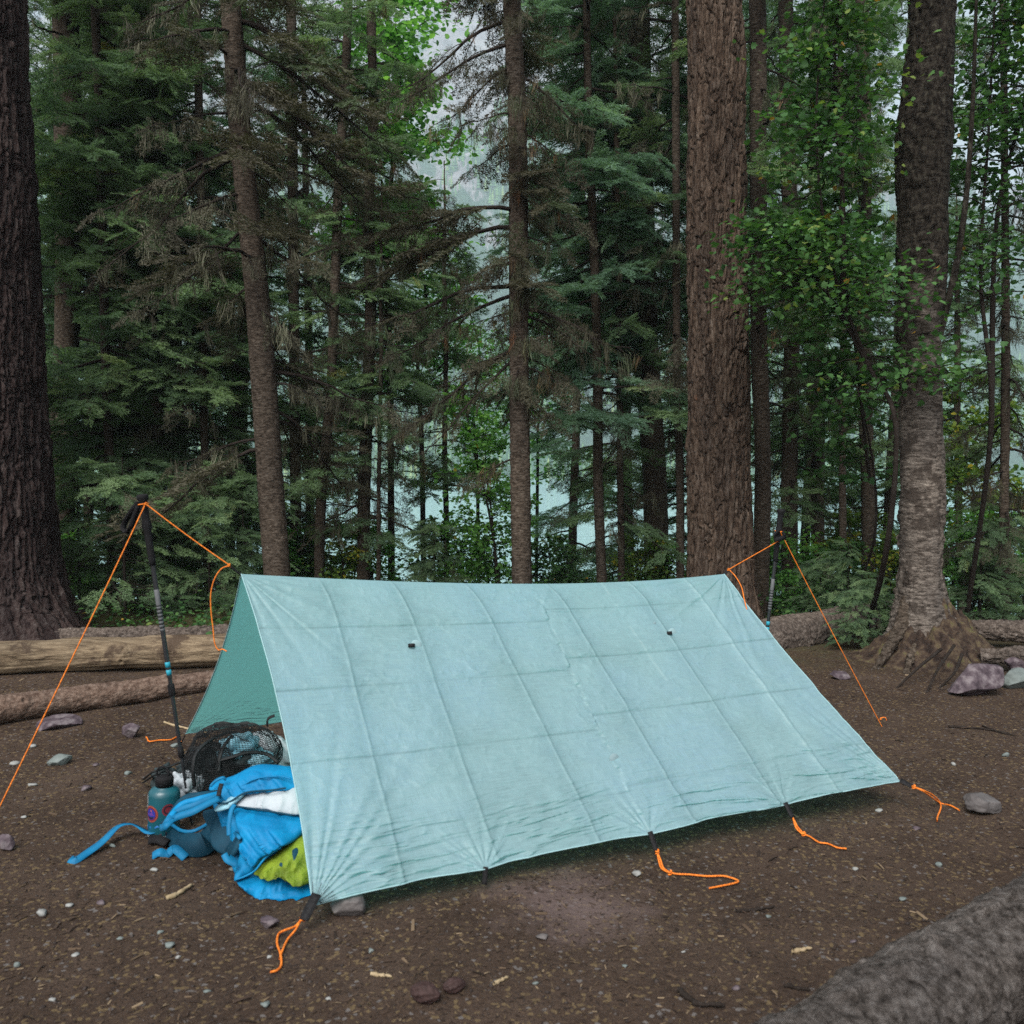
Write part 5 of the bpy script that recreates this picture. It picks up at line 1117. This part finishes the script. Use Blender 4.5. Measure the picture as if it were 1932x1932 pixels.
# bottle
bb = gp(*Cc(730, 1012), 0); bb[1] += .05; bb[2] = float(gz(bb[0], bb[1]))
bottle = thing('water_bottle', 'teal insulated bottle with round stickers and black lid standing left of the pack', 'bottle', bb)
M['teal_bottle'] = surf('teal_enamel', [(.3, (.005, .06, .08)), (.7, (.008, .085, .11))], 8, .35, spec=.5)
BR_ = .056; axb = np.array([.03, 0, 1.]); axb /= np.linalg.norm(axb)
def bl(name, prof, mat):
    V, Fq = lathe(prof, bb, axb, 48); return build(name, V, Fq, M[mat], bottle, True, tint=np.zeros(len(V)))
bl('bottle_body', [(.0, .001), (.001, BR_*.93), (.006, BR_), (.155, BR_), (.168, BR_*.95), (.178, BR_*.8), (.184, BR_*.55), (.19, BR_*.5), (.192, .001)], 'teal_bottle')
bl('lid', [(.186, .001), (.187, BR_*.56), (.215, BR_*.58), (.222, BR_*.52), (.224, .001)], 'grip')
V, Fq = tubes(loop(bb+[0, 0, .235], np.array([0, 1, 0.]), .022), np.full(22, .004), 7); build('lid_handle', V, Fq, M['grip'], bottle, True, tint=np.zeros(len(V)))
def col(name, c, rough=.45): M[name] = surf(name, [(.3, tuple(q*.85 for q in c)), (.7, c)], 60, rough)
col('sticker_maroon', (.13, .02, .03)); col('sticker_navy', (.02, .03, .22)); col('sticker_orange', (.42, .12, .05)); col('sticker_dark', (.015, .012, .02)); col('sticker_blue', (.02, .12, .35)); col('sticker_white', (.5, .53, .55)); col('sticker_violet', (.10, .04, .22))
def sticker(name, phi, z, shape, mat, lift, parent=None):
    """shape: list of (s, h) outline metres on the bottle's skin around (phi, z); fan from its centroid"""
    s = np.array(shape); c = s.mean(0); n_ = len(s)
    pts = [c]+[c+(q-c)*f for f in (.5, 1.0) for q in s]
    V = []
    for a, h in pts:
        ph = phi+a/BR_; V.append(bb+axb*(z+h)+(BR_+lift)*np.array([math.sin(ph), -math.cos(ph), 0]))
    i = np.arange(n_); j = (i+1) % n_
    return build(name, np.array(V), [np.stack([i*0, 1+i, 1+j], -1), np.stack([1+i, 1+i+n_, 1+j+n_, 1+j], -1)], M[mat], bottle, True, tint=np.zeros(len(V)))
circ = lambda r_, cx=0, cy=0, n=30: [(cx+r_*math.cos(a), cy+r_*math.sin(a)) for a in np.arange(n)*2*PI/n]
sticker('round_sticker', -.55, .098, circ(.031), 'sticker_maroon', .0006); sticker('round_sticker', -.55, .098, circ(.0285), 'sticker_orange', .0009); sticker('round_sticker', -.55, .098, circ(.0268), 'sticker_maroon', .0012)
sticker('round_sticker', -.55, .098, circ(.0205), 'sticker_navy', .0015)
sticker('mountain_emblem', -.55, .098, [(-.017, -.004), (-.008, .008), (-.004, .003), (.003, .013), (.010, .002), (.017, -.004), (.0, -.007)], 'sticker_violet', .0018)
sticker('mountain_emblem', -.55, .098, [(-.016, -.008), (.016, -.008), (.010, -.016), (0, -.019), (-.010, -.016)], 'sticker_dark', .0021)
sticker('mountain_emblem', -.55, .102, [(-.002, .008), (.003, .0125), (.007, .006), (.003, .007)], 'sticker_orange', .0021)
sticker('round_sticker', .62, .112, circ(.022), 'sticker_maroon', .0006); sticker('round_sticker', .62, .112, circ(.016), 'sticker_dark', .0009); sticker('round_sticker', .62, .112, circ(.011), 'sticker_maroon', .0012)
sticker('white_sticker', -1.25, .135, [(-.012, -.045), (.012, -.03), (.016, .02), (.006, .034), (-.02, .02)], 'sticker_white', .0006)
sticker('stripe_sticker', -.25, .042, [(-.045, -.004), (.045, -.004), (.045, .012), (.01, .016), (-.045, .010)], 'sticker_blue', .0006)
sticker('stripe_sticker', -.25, .020, [(-.045, -.008), (.045, -.008), (.045, .012), (-.045, .012)], 'sticker_dark', .0007)
for k in range(11): sticker('sticker_lettering', -.25+(k-5)*.145, .014, [(-.0026, -.004), (.0026, -.004), (.0026, .004), (-.0026, .004)] if k % 3 else [(-.003, -.004), (.0018, -.004), (.003, .004), (-.0018, .004)], 'sticker_white', .0011)
sticker('small_sticker', .75, .060, circ(.008), 'sticker_maroon', .0006)
# mesh sack with its contents
ms = C3(1300, 330, .55); ms[2] = 0
sack = thing('mesh_sack', 'black mesh sack stuffed with pale blue and white bundles beside the backpack', 'sack', ms)
def blob(name, cx, cy, D, rx, ry, rz, mat, seed, parent, wr=.08, n=56, m_=34, sq=1.0, tilt=0, th_=None):
    x, y = Cc(cx, cy); c = P(x, y, D); th = np.arange(n)*2*PI/n; ph = np.linspace(.03, PI-.03, m_)
    TH, PH = np.meshgrid(th, ph); N_ = np.stack([np.sin(PH)*np.cos(TH), np.sin(PH)*np.sin(TH), np.cos(PH)], -1)
    f = 1+wr*fbm(N_[..., 0]*2.4+seed, N_[..., 1]*2.4, N_[..., 2]*2.4, 4, seed)
    V = N_*f[..., None]*[rx, ry, rz]; ct, st_ = math.cos(tilt), math.sin(tilt)
    V = np.stack([V[..., 0]*ct-V[..., 2]*st_, V[..., 1], V[..., 0]*st_+V[..., 2]*ct], -1).reshape(-1, 3)+c
    V[:, 2] = np.maximum(V[:, 2], gz(V[:, 0], V[:, 1])+.004)
    o = build(name, V, grid_faces(n, m_, True), M[mat], parent, True, tint=np.zeros(len(V)))
    if th_:
        w_ = o.modifiers.new('net', 'WIREFRAME'); w_.thickness = th_; w_.use_even_offset = False; w_.use_relative_offset = False
        o.data.polygons.foreach_set('use_smooth', np.zeros(len(o.data.polygons), bool))
    return o
blob('mesh_net', 1330, 335, 3.50, .19, .13, .135, 'mesh', 3, sack, .10, 84, 58, tilt=.0, th_=.0026)
blob('mesh_net', 1150, 420, 3.42, .10, .09, .10, 'mesh', 4, sack, .12, 60, 40, th_=.0028)
M['sack_dark'] = surf('dark_bundle', [(.3, (.012, .018, .020)), (.7, (.03, .045, .048))], 14, .6, bumps=[(30, .6, .01)])
blob('bundle', 1365, 240, 3.49, .085, .06, .055, 'sack_blue', 5, sack, .25, tilt=.25); blob('bundle', 1530, 360, 3.50, .06, .05, .045, 'sack_blue', 6, sack, .25)
blob('bundle', 1270, 400, 3.52, .17, .10, .085, 'sack_dark', 7, sack, .3); blob('bundle', 1140, 400, 3.46, .06, .05, .05, 'sack_dark', 8, sack, .3)
ribbon('drawstring', smooth_poly([C3(1020, 560, .35), C3(1010, 420, .3), C3(1040, 290, .3), C3(1150, 190, .35), C3(1320, 125, .5), C3(1480, 190, .55), C3(1640, 340, .5)], 50), .012, .008, 'mesh', sack)
ribbon('drawstring', smooth_poly([C3(1215, 440, .36), C3(1225, 330, .36), C3(1270, 220, .38), C3(1330, 150, .42)], 30), .012, .006, 'mesh', sack)
ribbon('drawstring', smooth_poly([C3(1230, 350, .36), C3(1340, 320, .36), C3(1450, 290, .38), C3(1600, 300, .42), C3(1700, 370, .42)], 30), .014, .006, 'mesh', sack)
ribbon('drawstring', smooth_poly([C3(605, 540, h=.02), C3(680, 450, .4), C3(800, 410, .45), C3(900, 370, .45), C3(1040, 330, .4)], 30), .008, .006, 'mesh', sack)
ribbon('drawstring', smooth_poly([C3(610, 560, h=.02), C3(700, 470, .38), C3(790, 440, .4), C3(880, 460, .4), C3(1000, 440, .38)], 30), .012, .006, 'mesh', sack)
wb = gp(*Cc(900, 650)); wbag = blob('plastic_bag', 950, 555, 3.36, .055, .045, .055, 'white_cloth', 12, None, .35)
tag(wbag, 'crumpled white bag behind the lower end of the left trekking pole', 'bag')
tag(blob('dark_pouch', 790, 500, 3.50, .055, .05, .05, 'sack_dark', 13, None, .3), 'small black pouch behind the teal bottle', 'pouch')
tag(blob('stuff_sack', 1640, 270, 3.75, .12, .08, .06, 'white_cloth', 14, None, .2, tilt=-.5), 'grey-white sack lying inside the tarp behind the mesh sack', 'sack')
